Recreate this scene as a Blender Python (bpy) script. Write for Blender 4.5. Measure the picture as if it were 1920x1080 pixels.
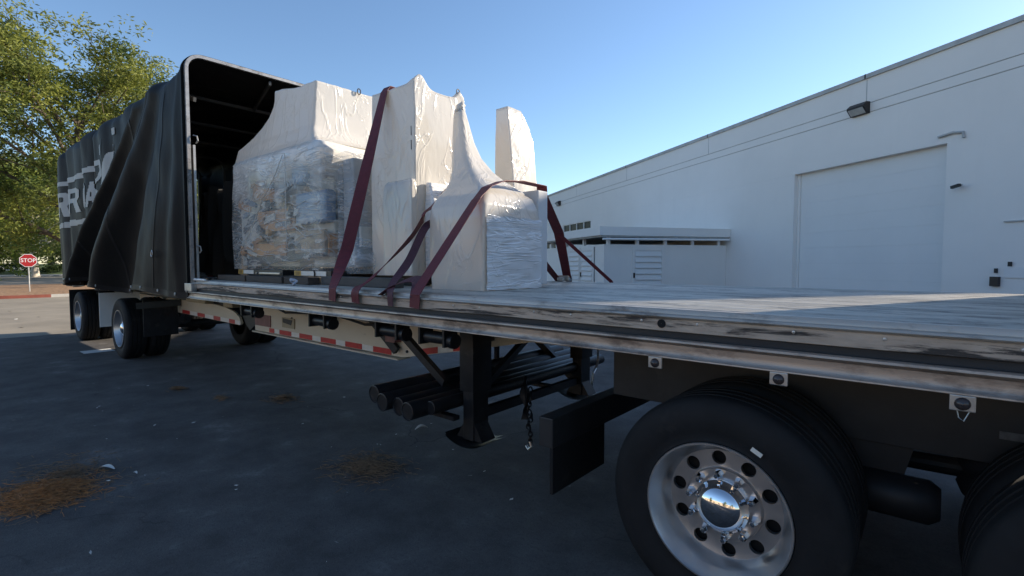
import bpy, bmesh, math, random
from mathutils import Vector, Matrix, noise
R = math.radians
random.seed(7)
for o in list(bpy.data.objects): bpy.data.objects.remove(o)
sc = bpy.context.scene
COL = sc.collection

# ------------------------------------------------------------------ camera
# world: X runs along the trailer (front = +X), Y across it away from the viewer, Z up
CX, CY, CZ = 0.0, -2.168, 1.602
YAW, PITCH = R(39.76), math.atan(47/942)
cam = bpy.data.cameras.new('camera'); co = bpy.data.objects.new('camera', cam); COL.objects.link(co)
cam.sensor_width = 36.0; cam.lens = 36.0*942/1920; cam.clip_start = 0.05; cam.clip_end = 2000
co.location = (CX, CY, CZ); co.rotation_euler = (R(90)-PITCH, 0, YAW)
sc.camera = co
# ------------------------------------------------------------------ sky, sun, exposure
SUN_AZ, SUN_EL = R(24), R(21)
w = bpy.data.worlds.new('World'); sc.world = w; w.use_nodes = True
nt = w.node_tree; nt.nodes.clear()
sky = nt.nodes.new('ShaderNodeTexSky'); sky.sky_type = 'NISHITA'; sky.sun_disc = False
sky.sun_elevation = SUN_EL; sky.sun_rotation = SUN_AZ; sky.air_density = 1.0; sky.dust_density = 0.15; sky.ozone_density = 3.2
bg = nt.nodes.new('ShaderNodeBackground'); bg.inputs[1].default_value = 0.115
wo = nt.nodes.new('ShaderNodeOutputWorld')
nt.links.new(sky.outputs[0], bg.inputs[0]); nt.links.new(bg.outputs[0], wo.inputs[0])
sl = bpy.data.lights.new('sun', 'SUN'); sl.energy = 5.0; sl.angle = R(0.5); sl.color = (1.0, 0.875, 0.71)
so = bpy.data.objects.new('sun', sl); COL.objects.link(so)
sdir = Vector((math.sin(SUN_AZ)*math.cos(SUN_EL), math.cos(SUN_AZ)*math.cos(SUN_EL), math.sin(SUN_EL)))
so.rotation_euler = (-sdir).to_track_quat('-Z', 'Y').to_euler()
so.location = sdir*60
sc.view_settings.view_transform = 'Standard'; sc.view_settings.look = 'None'
sc.view_settings.exposure = 0.9; sc.view_settings.gamma = 1.0; sc.view_settings.use_curve_mapping = False
sc.render.engine = 'CYCLES'

# ------------------------------------------------------------------ helpers
class MB:
    def __init__(s): s.v = []; s.f = []
    def add(s, vs, fs):
        b = len(s.v); s.v += [tuple(p) for p in vs]; s.f += [tuple(b+i for i in f) for f in fs]; return s
    def box(s, x0, x1, y0, y1, z0, z1):
        vs = [(x0,y0,z0),(x1,y0,z0),(x1,y1,z0),(x0,y1,z0),(x0,y0,z1),(x1,y0,z1),(x1,y1,z1),(x0,y1,z1)]
        return s.add(vs, [(0,3,2,1),(4,5,6,7),(0,1,5,4),(1,2,6,5),(2,3,7,6),(3,0,4,7)])
    def bbox(s, x0, x1, y0, y1, z0, z1, b=.01):
        bm = bmesh.new(); bmesh.ops.create_cube(bm, size=1)
        for v in bm.verts:
            v.co = Vector(((x0+x1)/2+v.co.x*(x1-x0), (y0+y1)/2+v.co.y*(y1-y0), (z0+z1)/2+v.co.z*(z1-z0)))
        bmesh.ops.bevel(bm, geom=bm.edges[:], offset=b, segments=2, affect='EDGES', profile=.6)
        bm.verts.index_update()
        s.add([v.co[:] for v in bm.verts], [[v.index for v in f.verts] for f in bm.faces]); bm.free(); return s
    def obox(s, c, u, v, wv, hu, hv, hw):      # oriented box
        c, u, v, wv = Vector(c), Vector(u).normalized(), Vector(v).normalized(), Vector(wv).normalized()
        vs = [c+u*hu*a+v*hv*b+wv*hw*d for d in (-1,1) for a, b in ((-1,-1),(1,-1),(1,1),(-1,1))]
        return s.add(vs, [(0,3,2,1),(4,5,6,7),(0,1,5,4),(1,2,6,5),(2,3,7,6),(3,0,4,7)])
    def bar(s, p0, p1, w_, h_, upv=(0,0,1)):
        p0, p1 = Vector(p0), Vector(p1); d = (p1-p0); L = d.length; d.normalize()
        side = d.cross(Vector(upv)).normalized(); u2 = side.cross(d)
        return s.obox((p0+p1)/2, d, side, u2, L/2, w_/2, h_/2)
    def tube(s, pts, r, n=8, caps=True):
        pts = [Vector(p) for p in pts]; rs = r if isinstance(r, (list, tuple)) else [r]*len(pts)
        b = len(s.v); prev = None
        for i, p in enumerate(pts):
            t = (pts[min(i+1, len(pts)-1)]-pts[max(i-1, 0)]).normalized()
            if prev is None:
                a = Vector((0,0,1)) if abs(t.z) < .9 else Vector((1,0,0))
                nv = t.cross(a).normalized()
            else:
                nv = (prev - t*prev.dot(t)).normalized()
            prev = nv; bv = t.cross(nv)
            for k in range(n):
                an = 2*math.pi*k/n
                s.v.append(tuple(p+nv*math.cos(an)*rs[i]+bv*math.sin(an)*rs[i]))
        for i in range(len(pts)-1):
            for k in range(n):
                k2 = (k+1) % n
                s.f.append((b+i*n+k, b+i*n+k2, b+(i+1)*n+k2, b+(i+1)*n+k))
        if caps:
            s.f.append(tuple(b+k for k in reversed(range(n)))); s.f.append(tuple(b+(len(pts)-1)*n+k for k in range(n)))
        return s
    def lathe(s, prof, c=(0,0,0), n=48, axis='y'):   # prof: (radius, depth along +Y)
        b = len(s.v)
        for r, h in prof:
            for k in range(n):
                a = 2*math.pi*k/n
                if axis == 'y': s.v.append((c[0]+r*math.cos(a), c[1]+h, c[2]+r*math.sin(a)))
                else: s.v.append((c[0]+r*math.cos(a), c[1]+r*math.sin(a), c[2]+h))
        for i in range(len(prof)-1):
            for k in range(n):
                k2 = (k+1) % n
                s.f.append((b+i*n+k, b+i*n+k2, b+(i+1)*n+k2, b+(i+1)*n+k))
        return s
    def disc(s, r, c, n=32):
        b = len(s.v)
        for k in range(n):
            a = 2*math.pi*k/n; s.v.append((c[0]+r*math.cos(a), c[1], c[2]+r*math.sin(a)))
        s.f.append(tuple(b+k for k in range(n))); return s
    def prism_xz(s, poly, y0, y1):
        n = len(poly)
        vs = [(x, y0, z) for x, z in poly]+[(x, y1, z) for x, z in poly]
        return s.add(vs, [tuple(range(n))]+[tuple(reversed(range(n, 2*n)))]+[(i, i+n, (i+1) % n+n, (i+1) % n) for i in range(n)])
    def extr_x(s, prof, x0, x1):    # profile (y,z) run along X, closed
        n = len(prof)
        vs = [(x0, y, z) for y, z in prof]+[(x1, y, z) for y, z in prof]
        return s.add(vs, [tuple(range(n))]+[tuple(reversed(range(n, 2*n)))]+[(i, i+n, (i+1) % n+n, (i+1) % n) for i in range(n)])
    def grid(s, P, nu, nv, close_u=False):
        b = len(s.v)
        for j in range(nv):
            for i in range(nu): s.v.append(tuple(P(i, j)))
        for j in range(nv-1):
            for i in range(nu if close_u else nu-1):
                i2 = (i+1) % nu
                s.f.append((b+j*nu+i, b+j*nu+i2, b+(j+1)*nu+i2, b+(j+1)*nu+i))
        return s

ORG = {}
def mesh(mb, org=(0,0,0), smooth=None):
    me = bpy.data.meshes.new('m')
    me.from_pydata([(v[0]-org[0], v[1]-org[1], v[2]-org[2]) for v in mb.v], [], mb.f); me.update()
    bm = bmesh.new(); bm.from_mesh(me); bmesh.ops.recalc_face_normals(bm, faces=bm.faces[:]) if len(bm.faces) < 30000 else None
    bm.to_mesh(me); bm.free()
    if smooth is not None:
        for p in me.polygons: p.use_smooth = True
        me.set_sharp_from_angle(angle=R(smooth))
    return me
def T(name, label, cat, loc=(0,0,0), group=None):
    o = bpy.data.objects.new(name, None); COL.objects.link(o); o.location = loc; o.empty_display_size = .1
    o['label'] = label; o['category'] = cat
    if group: o['group'] = group
    ORG[o] = tuple(loc); return o
def P(name, mb, mat, parent=None, smooth=None, label=None):
    org = ORG.get(parent, (0,0,0)) if parent else (0,0,0)
    me = mesh(mb, org, smooth); me.materials.append(mat)
    o = bpy.data.objects.new(name, me); COL.objects.link(o)
    if parent: o.parent = parent
    ORG[o] = org
    if label: o['label'] = label
    return o
def S(name, mb, mat, smooth=None, kind='structure', label=None, cat=None):
    o = P(name, mb, mat, None, smooth); o['kind'] = kind
    if label: o['label'] = label
    if cat: o['category'] = cat
    return o
def tag(o, label, cat, group=None):
    o['label'] = label; o['category'] = cat
    if group: o['group'] = group
    return o
def one(name, mb, mat, label, cat, group=None, smooth=None, base=None):
    if base is None:
        base = (sum(v[0] for v in mb.v)/len(mb.v), sum(v[1] for v in mb.v)/len(mb.v), min(v[2] for v in mb.v))
    me = mesh(mb, base, smooth); me.materials.append(mat)
    o = bpy.data.objects.new(name, me); COL.objects.link(o); o.location = base
    ORG[o] = tuple(base)
    return tag(o, label, cat, group)
def text_mb(body, size, xf, ext=0.0):
    cu = bpy.data.curves.new('t', 'FONT'); cu.body = body; cu.size = size; cu.align_x = 'CENTER'; cu.align_y = 'CENTER'; cu.extrude = ext
    cu.offset = size*.012
    o = bpy.data.objects.new('t', cu); COL.objects.link(o)
    bpy.context.view_layer.update()
    me = bpy.data.meshes.new_from_object(o.evaluated_get(bpy.context.evaluated_depsgraph_get()))
    mb = MB(); mb.v = [tuple(xf(Vector(v.co))) for v in me.vertices]; mb.f = [tuple(p.vertices) for p in me.polygons]
    bpy.data.objects.remove(o); bpy.data.curves.remove(cu); bpy.data.meshes.remove(me); return mb

# ------------------------------------------------------------------ materials
def mk(name):
    m = bpy.data.materials.new(name); m.use_nodes = True; n = m.node_tree
    return m, n, n.nodes['Principled BSDF'], n.nodes['Material Output']
def coords(n, scale=(1,1,1), kind='Object'):
    tc = n.nodes.new('ShaderNodeTexCoord'); mp = n.nodes.new('ShaderNodeMapping'); mp.inputs['Scale'].default_value = scale
    n.links.new(tc.outputs[kind], mp.inputs[0]); return mp.outputs[0]
def ntex(n, vec, scale, detail=4, rough=.55, dist=0):
    t = n.nodes.new('ShaderNodeTexNoise'); t.inputs['Scale'].default_value = scale; t.inputs['Detail'].default_value = detail
    t.inputs['Roughness'].default_value = rough; t.inputs['Distortion'].default_value = dist
    n.links.new(vec, t.inputs['Vector']); return t.outputs['Fac']
def ramp(n, fac, stops):
    r = n.nodes.new('ShaderNodeValToRGB'); e = r.color_ramp.elements
    e[0].position, e[0].color = stops[0][0], (*stops[0][1], 1); e[1].position, e[1].color = stops[-1][0], (*stops[-1][1], 1)
    for p, c in stops[1:-1]:
        q = e.new(p); q.color = (*c, 1)
    n.links.new(fac, r.inputs[0]); return r.outputs[0]
def bump(n, bs, h, strength, dist=.01):
    b = n.nodes.new('ShaderNodeBump'); b.inputs['Strength'].default_value = strength; b.inputs['Distance'].default_value = dist
    n.links.new(h, b.inputs['Height']); n.links.new(b.outputs[0], bs.inputs['Normal'])
def g(c): return (c, c, c)
def mixc(n, fac, a, b):
    m = n.nodes.new('ShaderNodeMix'); m.data_type = 'RGBA'
    n.links.new(fac, m.inputs[0])
    for s_, k in ((a, 6), (b, 7)):
        if isinstance(s_, tuple): m.inputs[k].default_value = (*s_, 1)
        else: n.links.new(s_, m.inputs[k])
    return m.outputs[2]
def M(name, col, rough=.5, metal=0., var=.18, vs=3., stretch=(1,1,1), bp=0., bs_=40., spec=.5, dirt=None, rvar=0.):
    m, n, b, o = mk(name)
    v = coords(n, stretch)
    f = ntex(n, v, vs, 6, .6)
    lo = tuple(max(0, c*(1-var)) for c in col); hi = tuple(min(1, c*(1+var)) for c in col)
    c_ = ramp(n, f, [(.3, lo), (.7, hi)])
    if dirt:
        f2 = ntex(n, v, dirt[1], 8, .7); mk_ = ramp(n, f2, [(dirt[2], g(0)), (dirt[2]+.12, g(1))])
        c_ = mixc(n, mk_, c_, dirt[0])
    n.links.new(c_, b.inputs['Base Color'])
    b.inputs['Roughness'].default_value = rough; b.inputs['Metallic'].default_value = metal; b.inputs['Specular IOR Level'].default_value = spec
    if rvar:
        mr = n.nodes.new('ShaderNodeMapRange'); mr.inputs[3].default_value = max(.03, rough-rvar); mr.inputs[4].default_value = rough+rvar
        n.links.new(ntex(n, v, vs*2.3, 6, .65), mr.inputs[0]); n.links.new(mr.outputs[0], b.inputs['Roughness'])
    if bp: bump(n, b, ntex(n, v, bs_, 5), bp)
    return m

mt = {}
# asphalt: old, patchy, fine grain
m, n, b, o = mk('asphalt'); v = coords(n)
big = ntex(n, v, .35, 6, .62); mid = ntex(n, v, 2.2, 7, .65); fine = ntex(n, v, 95, 4, .75)
c1 = ramp(n, big, [(.35, (.064,.058,.055)), (.65, (.118,.108,.100))])
c2 = ramp(n, mid, [(.38, (.055,.051,.050)), (.60, (.125,.116,.110)), (.70, (.22,.21,.20))])
mm = n.nodes.new('ShaderNodeMix'); mm.data_type = 'RGBA'; mm.inputs[0].default_value = .66
n.links.new(c1, mm.inputs[6]); n.links.new(c2, mm.inputs[7])
sp = ramp(n, fine, [(.56, g(0)), (.74, g(.55))])
grit = ramp(n, ntex(n, v, 42, 3, .7), [(.52, g(0)), (.66, g(.5))]); c2b = mixc(n, grit, mm.outputs[2], (.045,.042,.041)); c3 = mixc(n, sp, c2b, (.24,.23,.22)); vo = n.nodes.new('ShaderNodeTexVoronoi'); vo.feature = 'DISTANCE_TO_EDGE'; vo.inputs['Scale'].default_value = .42
wv_ = n.nodes.new('ShaderNodeVectorMath'); wv_.operation = 'MULTIPLY_ADD'; nz = n.nodes.new('ShaderNodeTexNoise'); nz.inputs['Scale'].default_value = 1.6; nz.inputs['Detail'].default_value = 6
n.links.new(v, nz.inputs['Vector']); n.links.new(nz.outputs['Color'], wv_.inputs[0]); wv_.inputs[1].default_value = (.9,.9,0); n.links.new(v, wv_.inputs[2]); n.links.new(wv_.outputs[0], vo.inputs['Vector'])
ck = ramp(n, vo.outputs['Distance'], [(.0, g(1)), (.0045, g(0))]); ckm = ramp(n, ntex(n, v, .5, 3), [(.50, g(0)), (.58, g(.8))])
ckx = n.nodes.new('ShaderNodeMath'); ckx.operation = 'MULTIPLY'; n.links.new(ck, ckx.inputs[0]); n.links.new(ckm, ckx.inputs[1])
oil = ramp(n, ntex(n, coords(n, (1,1.4,1)), 1.1, 5, .6), [(.66, g(0)), (.72, g(.55))])
c4 = mixc(n, oil, c3, (.026,.025,.025)); c5 = mixc(n, ckx.outputs[0], c4, (.014,.014,.015)); n.links.new(c5, b.inputs['Base Color'])
b.inputs['Roughness'].default_value = .8; b.inputs['Specular IOR Level'].default_value = .35
bump(n, b, fine, .8, .008); mt['asphalt'] = m
mt['sunpaint'] = M('sun_tinted_asphalt', (.25,.215,.165), .85, 0, .22, .7, bp=.3, bs_=90, dirt=((.17,.155,.13), .5, .60))  # asphalt lightened and warmed: sunlight painted into the far lot's colour
# white wall stucco
def wallmat(name, col):
    m, n, b, o = mk(name); v = coords(n); f = ntex(n, v, .5, 6, .6); st = ntex(n, coords(n, (2.5,2.5,.12)), 1.3, 5, .6)
    c = ramp(n, f, [(.3, tuple(x*.94 for x in col)), (.7, col)])
    s_ = ramp(n, st, [(.55, g(0)), (.85, g(.10))])
    n.links.new(mixc(n, s_, c, tuple(x*.72 for x in col)), b.inputs['Base Color']); b.inputs['Roughness'].default_value = .75
    bump(n, b, ntex(n, v, 60, 4), .12, .003); return m
mt['wall'] = wallmat('white_stucco', (.81,.79,.765)); mt['wall2'] = wallmat('white_door_paint', (.765,.765,.76)); mt['tan'] = wallmat('tan_stucco', (.55,.42,.29))
mt['trim'] = M('grey_trim', (.42,.43,.43), .6)
mt['darkgap'] = M('dark_gap', (.02,.02,.022), .8)
mt['glass'] = M('dark_glass', (.010,.014,.013), .35, 0, .5, 6, spec=.12)
mt['bronze'] = M('bronze_metal', (.03,.025,.025), .4, .3)
mt['lens'] = M('lamp_lens', (.45,.45,.44), .25)
# trailer
def alu(name, col, rough, dirtcol=(.10,.085,.07), th=.6, metal=.88, bp=.04):
    m, n, b, o = mk(name); v = coords(n, (.35, 6, 9)); v2 = coords(n, (1.2, 3, 3))
    f = ntex(n, v, 4, 7, .65); f2 = ntex(n, v2, 3.2, 8, .7)
    c = ramp(n, f, [(.3, tuple(x*.72 for x in col)), (.7, col)])
    mk_ = ramp(n, f2, [(th, g(0)), (th+.14, g(.75))])
    n.links.new(mixc(n, mk_, c, dirtcol), b.inputs['Base Color'])
    b.inputs['Metallic'].default_value = metal
    mr = n.nodes.new('ShaderNodeMapRange'); mr.inputs[3].default_value = rough*.75; mr.inputs[4].default_value = rough*1.35
    n.links.new(f2, mr.inputs[0]); n.links.new(mr.outputs[0], b.inputs['Roughness'])
    bump(n, b, f, bp, .003); return m
mt['rail'] = alu('aluminium_rail', (.45,.375,.315), .42, (.11,.08,.065), .49, .66, .05)
mt['lip'] = alu('bright_lip', (.58,.52,.45), .36, (.12,.09,.07), .53, .4); mt['archalu'] = alu('arch_aluminium', (.42,.40,.385), .36, (.10,.09,.085), .50, .6); mt['bow'] = M('dull_bow_metal', (.085,.083,.08), .5, .3)
mt['deck'] = alu('deck_aluminium', (.66,.62,.54), .42, (.13,.12,.105), .50, .08, .2)
dn = mt['deck'].node_tree; dbs = dn.nodes['Principled BSDF']; src = dbs.inputs['Base Color'].links[0].from_socket
oi = dn.nodes.new('ShaderNodeObjectInfo'); mrr = dn.nodes.new('ShaderNodeMapRange'); mrr.inputs[3].default_value = .66; mrr.inputs[4].default_value = 1.08; dn.links.new(oi.outputs['Random'], mrr.inputs[0])
vm = dn.nodes.new('ShaderNodeVectorMath'); vm.operation = 'SCALE'; dn.links.new(src, vm.inputs[0]); dn.links.new(mrr.outputs[0], vm.inputs['Scale']); dn.links.new(vm.outputs[0], dbs.inputs['Base Color'])
m, n, b, o = mk('worn_painted_strip'); v = coords(n, (.55, 3, 9)); v2 = coords(n, (1.3, 6, 7))
f = ntex(n, v, 2.6, 9, .72, .4); f2 = ntex(n, v2, 6, 6, .6)
cr = ramp(n, f2, [(.3, (.38,.30,.235)), (.7, (.58,.475,.38))]); mk_ = ramp(n, f, [(.50, g(0)), (.57, g(1))])
n.links.new(mixc(n, mk_, cr, (.045,.038,.034)), b.inputs['Base Color']); b.inputs['Roughness'].default_value = .7; bump(n, b, f, .5, .006)
mt['worn'] = m
mt['groove'] = M('dark_groove', (.020,.020,.022), .6, 0, .5, 6, (.4,4,4))
mt['cream'] = M('cream_frame_paint', (.60,.52,.40), .55, 0, .10, 2.0, (.5,1,1), dirt=((.22,.17,.12), 2.6, .62))
mt['redtape'] = M('red_reflective', (.48,.035,.03), .35, 0, .15, 20)
mt['whitetape'] = M('white_reflective', (.72,.68,.62), .35, 0, .08, 20)
mt['frame'] = M('dark_frame_paint', (.019,.0195,.021), .55, 0, .35, 5, dirt=((.034,.032,.031), 7, .58))
mt['black'] = M('black_steel', (.016,.016,.018), .42, .2, .4, 8, dirt=((.045,.04,.038), 9, .58))
mt['rubber'] = M('tyre_rubber', (.0115,.0115,.0125), .75, 0, .3, 5, bp=.2, bs_=30, dirt=((.028,.026,.024), 4, .60), spec=.3)
mt['rim'] = M('wheel_alloy', (.56,.55,.545), .33, .9, .08, 6, rvar=.1, dirt=((.20,.18,.16), 5, .66))
mt['chrome'] = M('chrome', (.78,.78,.79), .05, 1.0, .03, 6)
mt['hole'] = M('hole_dark', (.006,.006,.007), .9)
mt['steel'] = M('galvanised_steel', (.50,.50,.49), .38, .8, .2, 9)
mt['marker'] = M('marker_lens', (.05,.04,.04), .2)
mt['placard'] = M('dull_red_placard', (.20,.09,.08), .6, 0, .25, 14)
mt['plate'] = M('tan_box_paint', (.34,.28,.18), .6)
mt['tarpband'] = M('tarp_seam_vinyl', (.020,.019,.019), .5, 0, .2, 5, spec=.15); mt['sticker'] = M('faded_sticker', (.10,.10,.10), .6, 0, .4, 40)
# tarp
m, n, b, o = mk('black_tarp'); v = coords(n); f = ntex(n, v, 1.4, 6, .6)
n.links.new(ramp(n, f, [(.3, (.0085,.008,.0078)), (.7, (.015,.0138,.0125))]), b.inputs['Base Color'])
b.inputs['Roughness'].default_value = .55; b.inputs['Specular IOR Level'].default_value = .14
bump(n, b, ntex(n, coords(n, (1,1,.35)), 9, 5), .25, .02); mt['tarp'] = m
mt['print'] = M('white_print', (.40,.385,.36), .55, 0, .08)
# film wrap
def film(name, col, clear=0., zc=None, pleat=(.5,.5,2.4), bs=.3):
    m, n, b, o = mk(name); va = coords(n, (1,1,1.6)); vb = coords(n, (1.2,1.2,.5)); vc = coords(n, pleat)
    def ridge(vec, sc_, w_, dist):
        f = ntex(n, vec, sc_, 3, .5, dist); s1 = n.nodes.new('ShaderNodeMath'); s1.operation = 'SUBTRACT'; n.links.new(f, s1.inputs[0]); s1.inputs[1].default_value = .5
        a1 = n.nodes.new('ShaderNodeMath'); a1.operation = 'ABSOLUTE'; n.links.new(s1.outputs[0], a1.inputs[0])
        mr = n.nodes.new('ShaderNodeMapRange'); mr.inputs[1].default_value = 0; mr.inputs[2].default_value = w_; mr.inputs[3].default_value = 1; mr.inputs[4].default_value = 0; mr.interpolation_type = 'SMOOTHSTEP'
        n.links.new(a1.outputs[0], mr.inputs[0]); return mr.outputs[0]
    r1 = ridge(vc, 2.8, .055, 1.8); r2 = ridge(va, 4.2, .03, 1.6); soft = ntex(n, vb, 3.2, 3, .5, .4); msk = ramp(n, ntex(n, coords(n), 2.0, 3), [(.50, g(0)), (.64, g(1))])
    def mul(a_, b_, c_=None):
        q = n.nodes.new('ShaderNodeMath'); q.operation = 'MULTIPLY' if c_ is None else 'MULTIPLY_ADD'
        for k, x in enumerate((a_, b_) if c_ is None else (a_, b_, c_)):
            if isinstance(x, (int, float)): q.inputs[k].default_value = x
            else: n.links.new(x, q.inputs[k])
        return q.outputs[0]
    cre = mul(mul(r2, msk), .5, mul(r1, .5)); h = mul(soft, 1.5, cre)
    big = ntex(n, coords(n), 1.6, 3, .5)
    n.links.new(ramp(n, big, [(.3, tuple(x*.9 for x in col)), (.7, col)]), b.inputs['Base Color'])
    b.inputs['Roughness'].default_value = .16; b.inputs['Specular IOR Level'].default_value = .7
    bump(n, b, h, bs, .014)
    if clear:
        tr = n.nodes.new('ShaderNodeBsdfTransparent'); mx = n.nodes.new('ShaderNodeMixShader')
        op = mul(cre, .55, 1-clear); op = mul(msk, .16, op)
        if zc:      # more layers of film wound round the top
            sx = n.nodes.new('ShaderNodeSeparateXYZ'); n.links.new(coords(n), sx.inputs[0]); mr = n.nodes.new('ShaderNodeMapRange'); mr.inputs[1].default_value = zc[0]; mr.inputs[2].default_value = zc[1]; mr.inputs[3].default_value = 0; mr.inputs[4].default_value = .8; mr.interpolation_type = 'SMOOTHSTEP'
            ad = n.nodes.new('ShaderNodeMath'); ad.operation = 'MULTIPLY_ADD'; n.links.new(soft, ad.inputs[0]); ad.inputs[1].default_value = .5; n.links.new(sx.outputs[2], ad.inputs[2]); n.links.new(ad.outputs[0], mr.inputs[0]); op = mul(mr.outputs[0], 1., op)
        n.links.new(op, mx.inputs[0]); n.links.new(tr.outputs[0], mx.inputs[1]); n.links.new(b.outputs[0], mx.inputs[2]); n.links.new(mx.outputs[0], o.inputs[0])
    else:
        tl = n.nodes.new('ShaderNodeBsdfTranslucent'); tl.inputs[0].default_value = (.82,.78,.70,1); mx = n.nodes.new('ShaderNodeMixShader'); mx.inputs[0].default_value = .28
        n.links.new(b.outputs[0], mx.inputs[1]); n.links.new(tl.outputs[0], mx.inputs[2]); n.links.new(mx.outputs[0], o.inputs[0])
    return m
mt['film'] = film('white_wrap', (.82,.785,.73), pleat=(1.0,1.0,.42), bs=.36); mt['clear'] = film('clear_stretch_film', (.80,.77,.72), .82, (.95,1.6), bs=.55); mt['hazy'] = film('hazy_stretch_film', (.86,.86,.86), .12, pleat=(.35,.35,3.2), bs=.6); mt['thin'] = film('thin_stretch_film', (.70,.72,.74), .84)
mt['cabinet'] = M('cream_cabinet', (.60,.56,.48), .4); mt['orange'] = M('orange_brown_wood', (.50,.24,.08), .6, 0, .3, 3, (1,1,6)); mt['bluegrey'] = M('blue_grey_machine', (.17,.25,.37), .35, .2, .2)
mt['cargodark'] = M('dark_machine', (.06,.06,.065), .45); mt['card'] = M('cardboard', (.42,.32,.21), .75)
mt['timber'] = M('dark_timber', (.055,.045,.038), .75, 0, .35, 3, (.6,6,6), bp=.3, bs_=14)
mt['greytimber'] = M('grey_timber', (.085,.08,.075), .75, 0, .3, 3, (.6,6,6), bp=.3, bs_=14)
mt['yellow'] = M('yellow_label', (.58,.34,.05), .5); mt['whitelabel'] = M('white_label', (.72,.69,.62), .5)
mt['strap'] = M('maroon_webbing', (.125,.014,.022), .6, 0, .15, 30, bp=.4, bs_=140); mt['strap2'] = M('purple_grey_webbing', (.085,.028,.040), .6, 0, .2, 30, bp=.4, bs_=140)
mt['rope'] = M('blue_white_rope', (.45,.50,.58), .7); mt['redstrip'] = M('red_strip', (.40,.06,.05), .5); mt['tubew'] = M('white_tube', (.80,.79,.76), .25)
# landscape
mt['mulch'] = M('mulch', (.26,.155,.085), .9, 0, .45, 9, bp=.8, bs_=30); mt['grass'] = M('lawn', (.05,.085,.02), .9, 0, .4, 3, bp=.6, bs_=60)
mt['kerb'] = M('concrete_kerb', (.42,.40,.36), .8, 0, .15, 3); mt['kerbred'] = M('red_kerb_paint', (.26,.075,.05), .8, 0, .2, 3); mt['concrete'] = M('pale_concrete', (.46,.44,.40), .8, 0, .12, 1.5)
mt['bark'] = M('bark', (.11,.085,.06), .9, 0, .35, 4, (1,1,.3), bp=.8, bs_=16); mt['palebark'] = M('pale_bark', (.48,.43,.35), .85, 0, .2, 4, (1,1,.4))
mt['stripe'] = M('road_paint', (.62,.61,.58), .7, 0, .15, 8)
def leafmat(name, c_lo, c_hi, sc_=.8):
    m, n, b, o = mk(name); f = ntex(n, coords(n), sc_, 4, .6)
    c = ramp(n, f, [(.34, c_lo), (.66, c_hi)])
    n.links.new(c, b.inputs['Base Color']); b.inputs['Roughness'].default_value = .55; b.inputs['Specular IOR Level'].default_value = .3
    tl = n.nodes.new('ShaderNodeBsdfTranslucent'); n.links.new(c, tl.inputs[0]); mx = n.nodes.new('ShaderNodeMixShader'); mx.inputs[0].default_value = .38
    n.links.new(b.outputs[0], mx.inputs[1]); n.links.new(tl.outputs[0], mx.inputs[2]); n.links.new(mx.outputs[0], o.inputs[0]); return m
mt['leaf'] = leafmat('leaf_olive', (.05,.085,.022), (.28,.29,.055), .42); mt['leaf2'] = leafmat('leaf_bright', (.09,.14,.025), (.27,.29,.05)); mt['leaf3'] = leafmat('leaf_dull', (.07,.10,.04), (.22,.22,.09)); mt['leafdark'] = leafmat('leaf_dark', (.02,.04,.012), (.05,.08,.02))
mt['needle'] = M('pine_needles', (.40,.175,.06), .85, 0, .4, 30); mt['dryleaf'] = M('pale_dry_leaf', (.62,.60,.55), .7, 0, .1); mt['needle2'] = M('dull_needles', (.22,.135,.075), .85, 0, .4, 30)
mt['signred'] = M('sign_red', (.42,.02,.02), .4, 0, .08); mt['signwhite'] = M('sign_white', (.80,.79,.77), .45, 0, .05)
mt['carwhite'] = M('car_white', (.72,.72,.72), .25); mt['cabpaint'] = M('cab_paint', (.30,.04,.035), .25, 0, .05)

# ------------------------------------------------------------------ ground and far ground
S('ground', MB().grid(lambda i, j: (-300+i*30, -300+j*30, 0), 21, 21), mt['asphalt'])
def slab(x0, x1, y0, y1, z): return MB().add([(x0,y0,z),(x1,y0,z),(x1,y1,z),(x0,y1,z)], [(0,1,2,3)])

# planted island with kerb
def ell(cx, cy, rx, ry, z, n=48, p=3.0):
    pts = []
    for k in range(n):
        a = 2*math.pi*k/n; c, s_ = math.cos(a), math.sin(a)
        pts.append((cx+rx*math.copysign(abs(c)**(2/p), c), cy+ry*math.copysign(abs(s_)**(2/p), s_), z))
    return pts
ICX, ICY, IRX, IRY = -39.0, 4.5, 7.6, 9.5
out0 = ell(ICX, ICY, IRX, IRY, 0); out1 = ell(ICX, ICY, IRX, IRY, .14); in1 = ell(ICX, ICY, IRX-.16, IRY-.16, .14); in0 = ell(ICX, ICY, IRX-.16, IRY-.16, .02)
N = 48; rk = MB(); wk = MB()
for k in range(N):
    k2 = (k+1) % N
    tgt = rk if out0[k][1] < 1.7 and out0[k][0] > -39 else wk
    tgt.add([out0[k], out0[k2], out1[k2], out1[k], in1[k2], in1[k], in0[k2], in0[k]], [(0,1,2,3), (3,2,4,5), (5,4,6,7)])
S('kerb', wk, mt['kerb']); S('red_kerb', rk, mt['kerbred'])
ml = MB()
nn = 26
def mulchP(i, j):
    r = j/(nn-1); p = ell(0, 0, IRX-.15, IRY-.15, 0)[i]
    return (ICX+p[0]*r, ICY+p[1]*r, .11+.22*(1-r*r)+.02*noise.noise(Vector((p[0]*r*2, p[1]*r*2, 3))))
ml.grid(mulchP, N, nn, True)
S('mulch_bed', ml, mt['mulch'], smooth=60)
S('far_kerb', MB().box(-84.5,-83,-60,60,0,.14), mt['concrete'])
S('far_sidewalk', MB().box(-88,-84.52,-60,60,0,.13), mt['concrete'])
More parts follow.
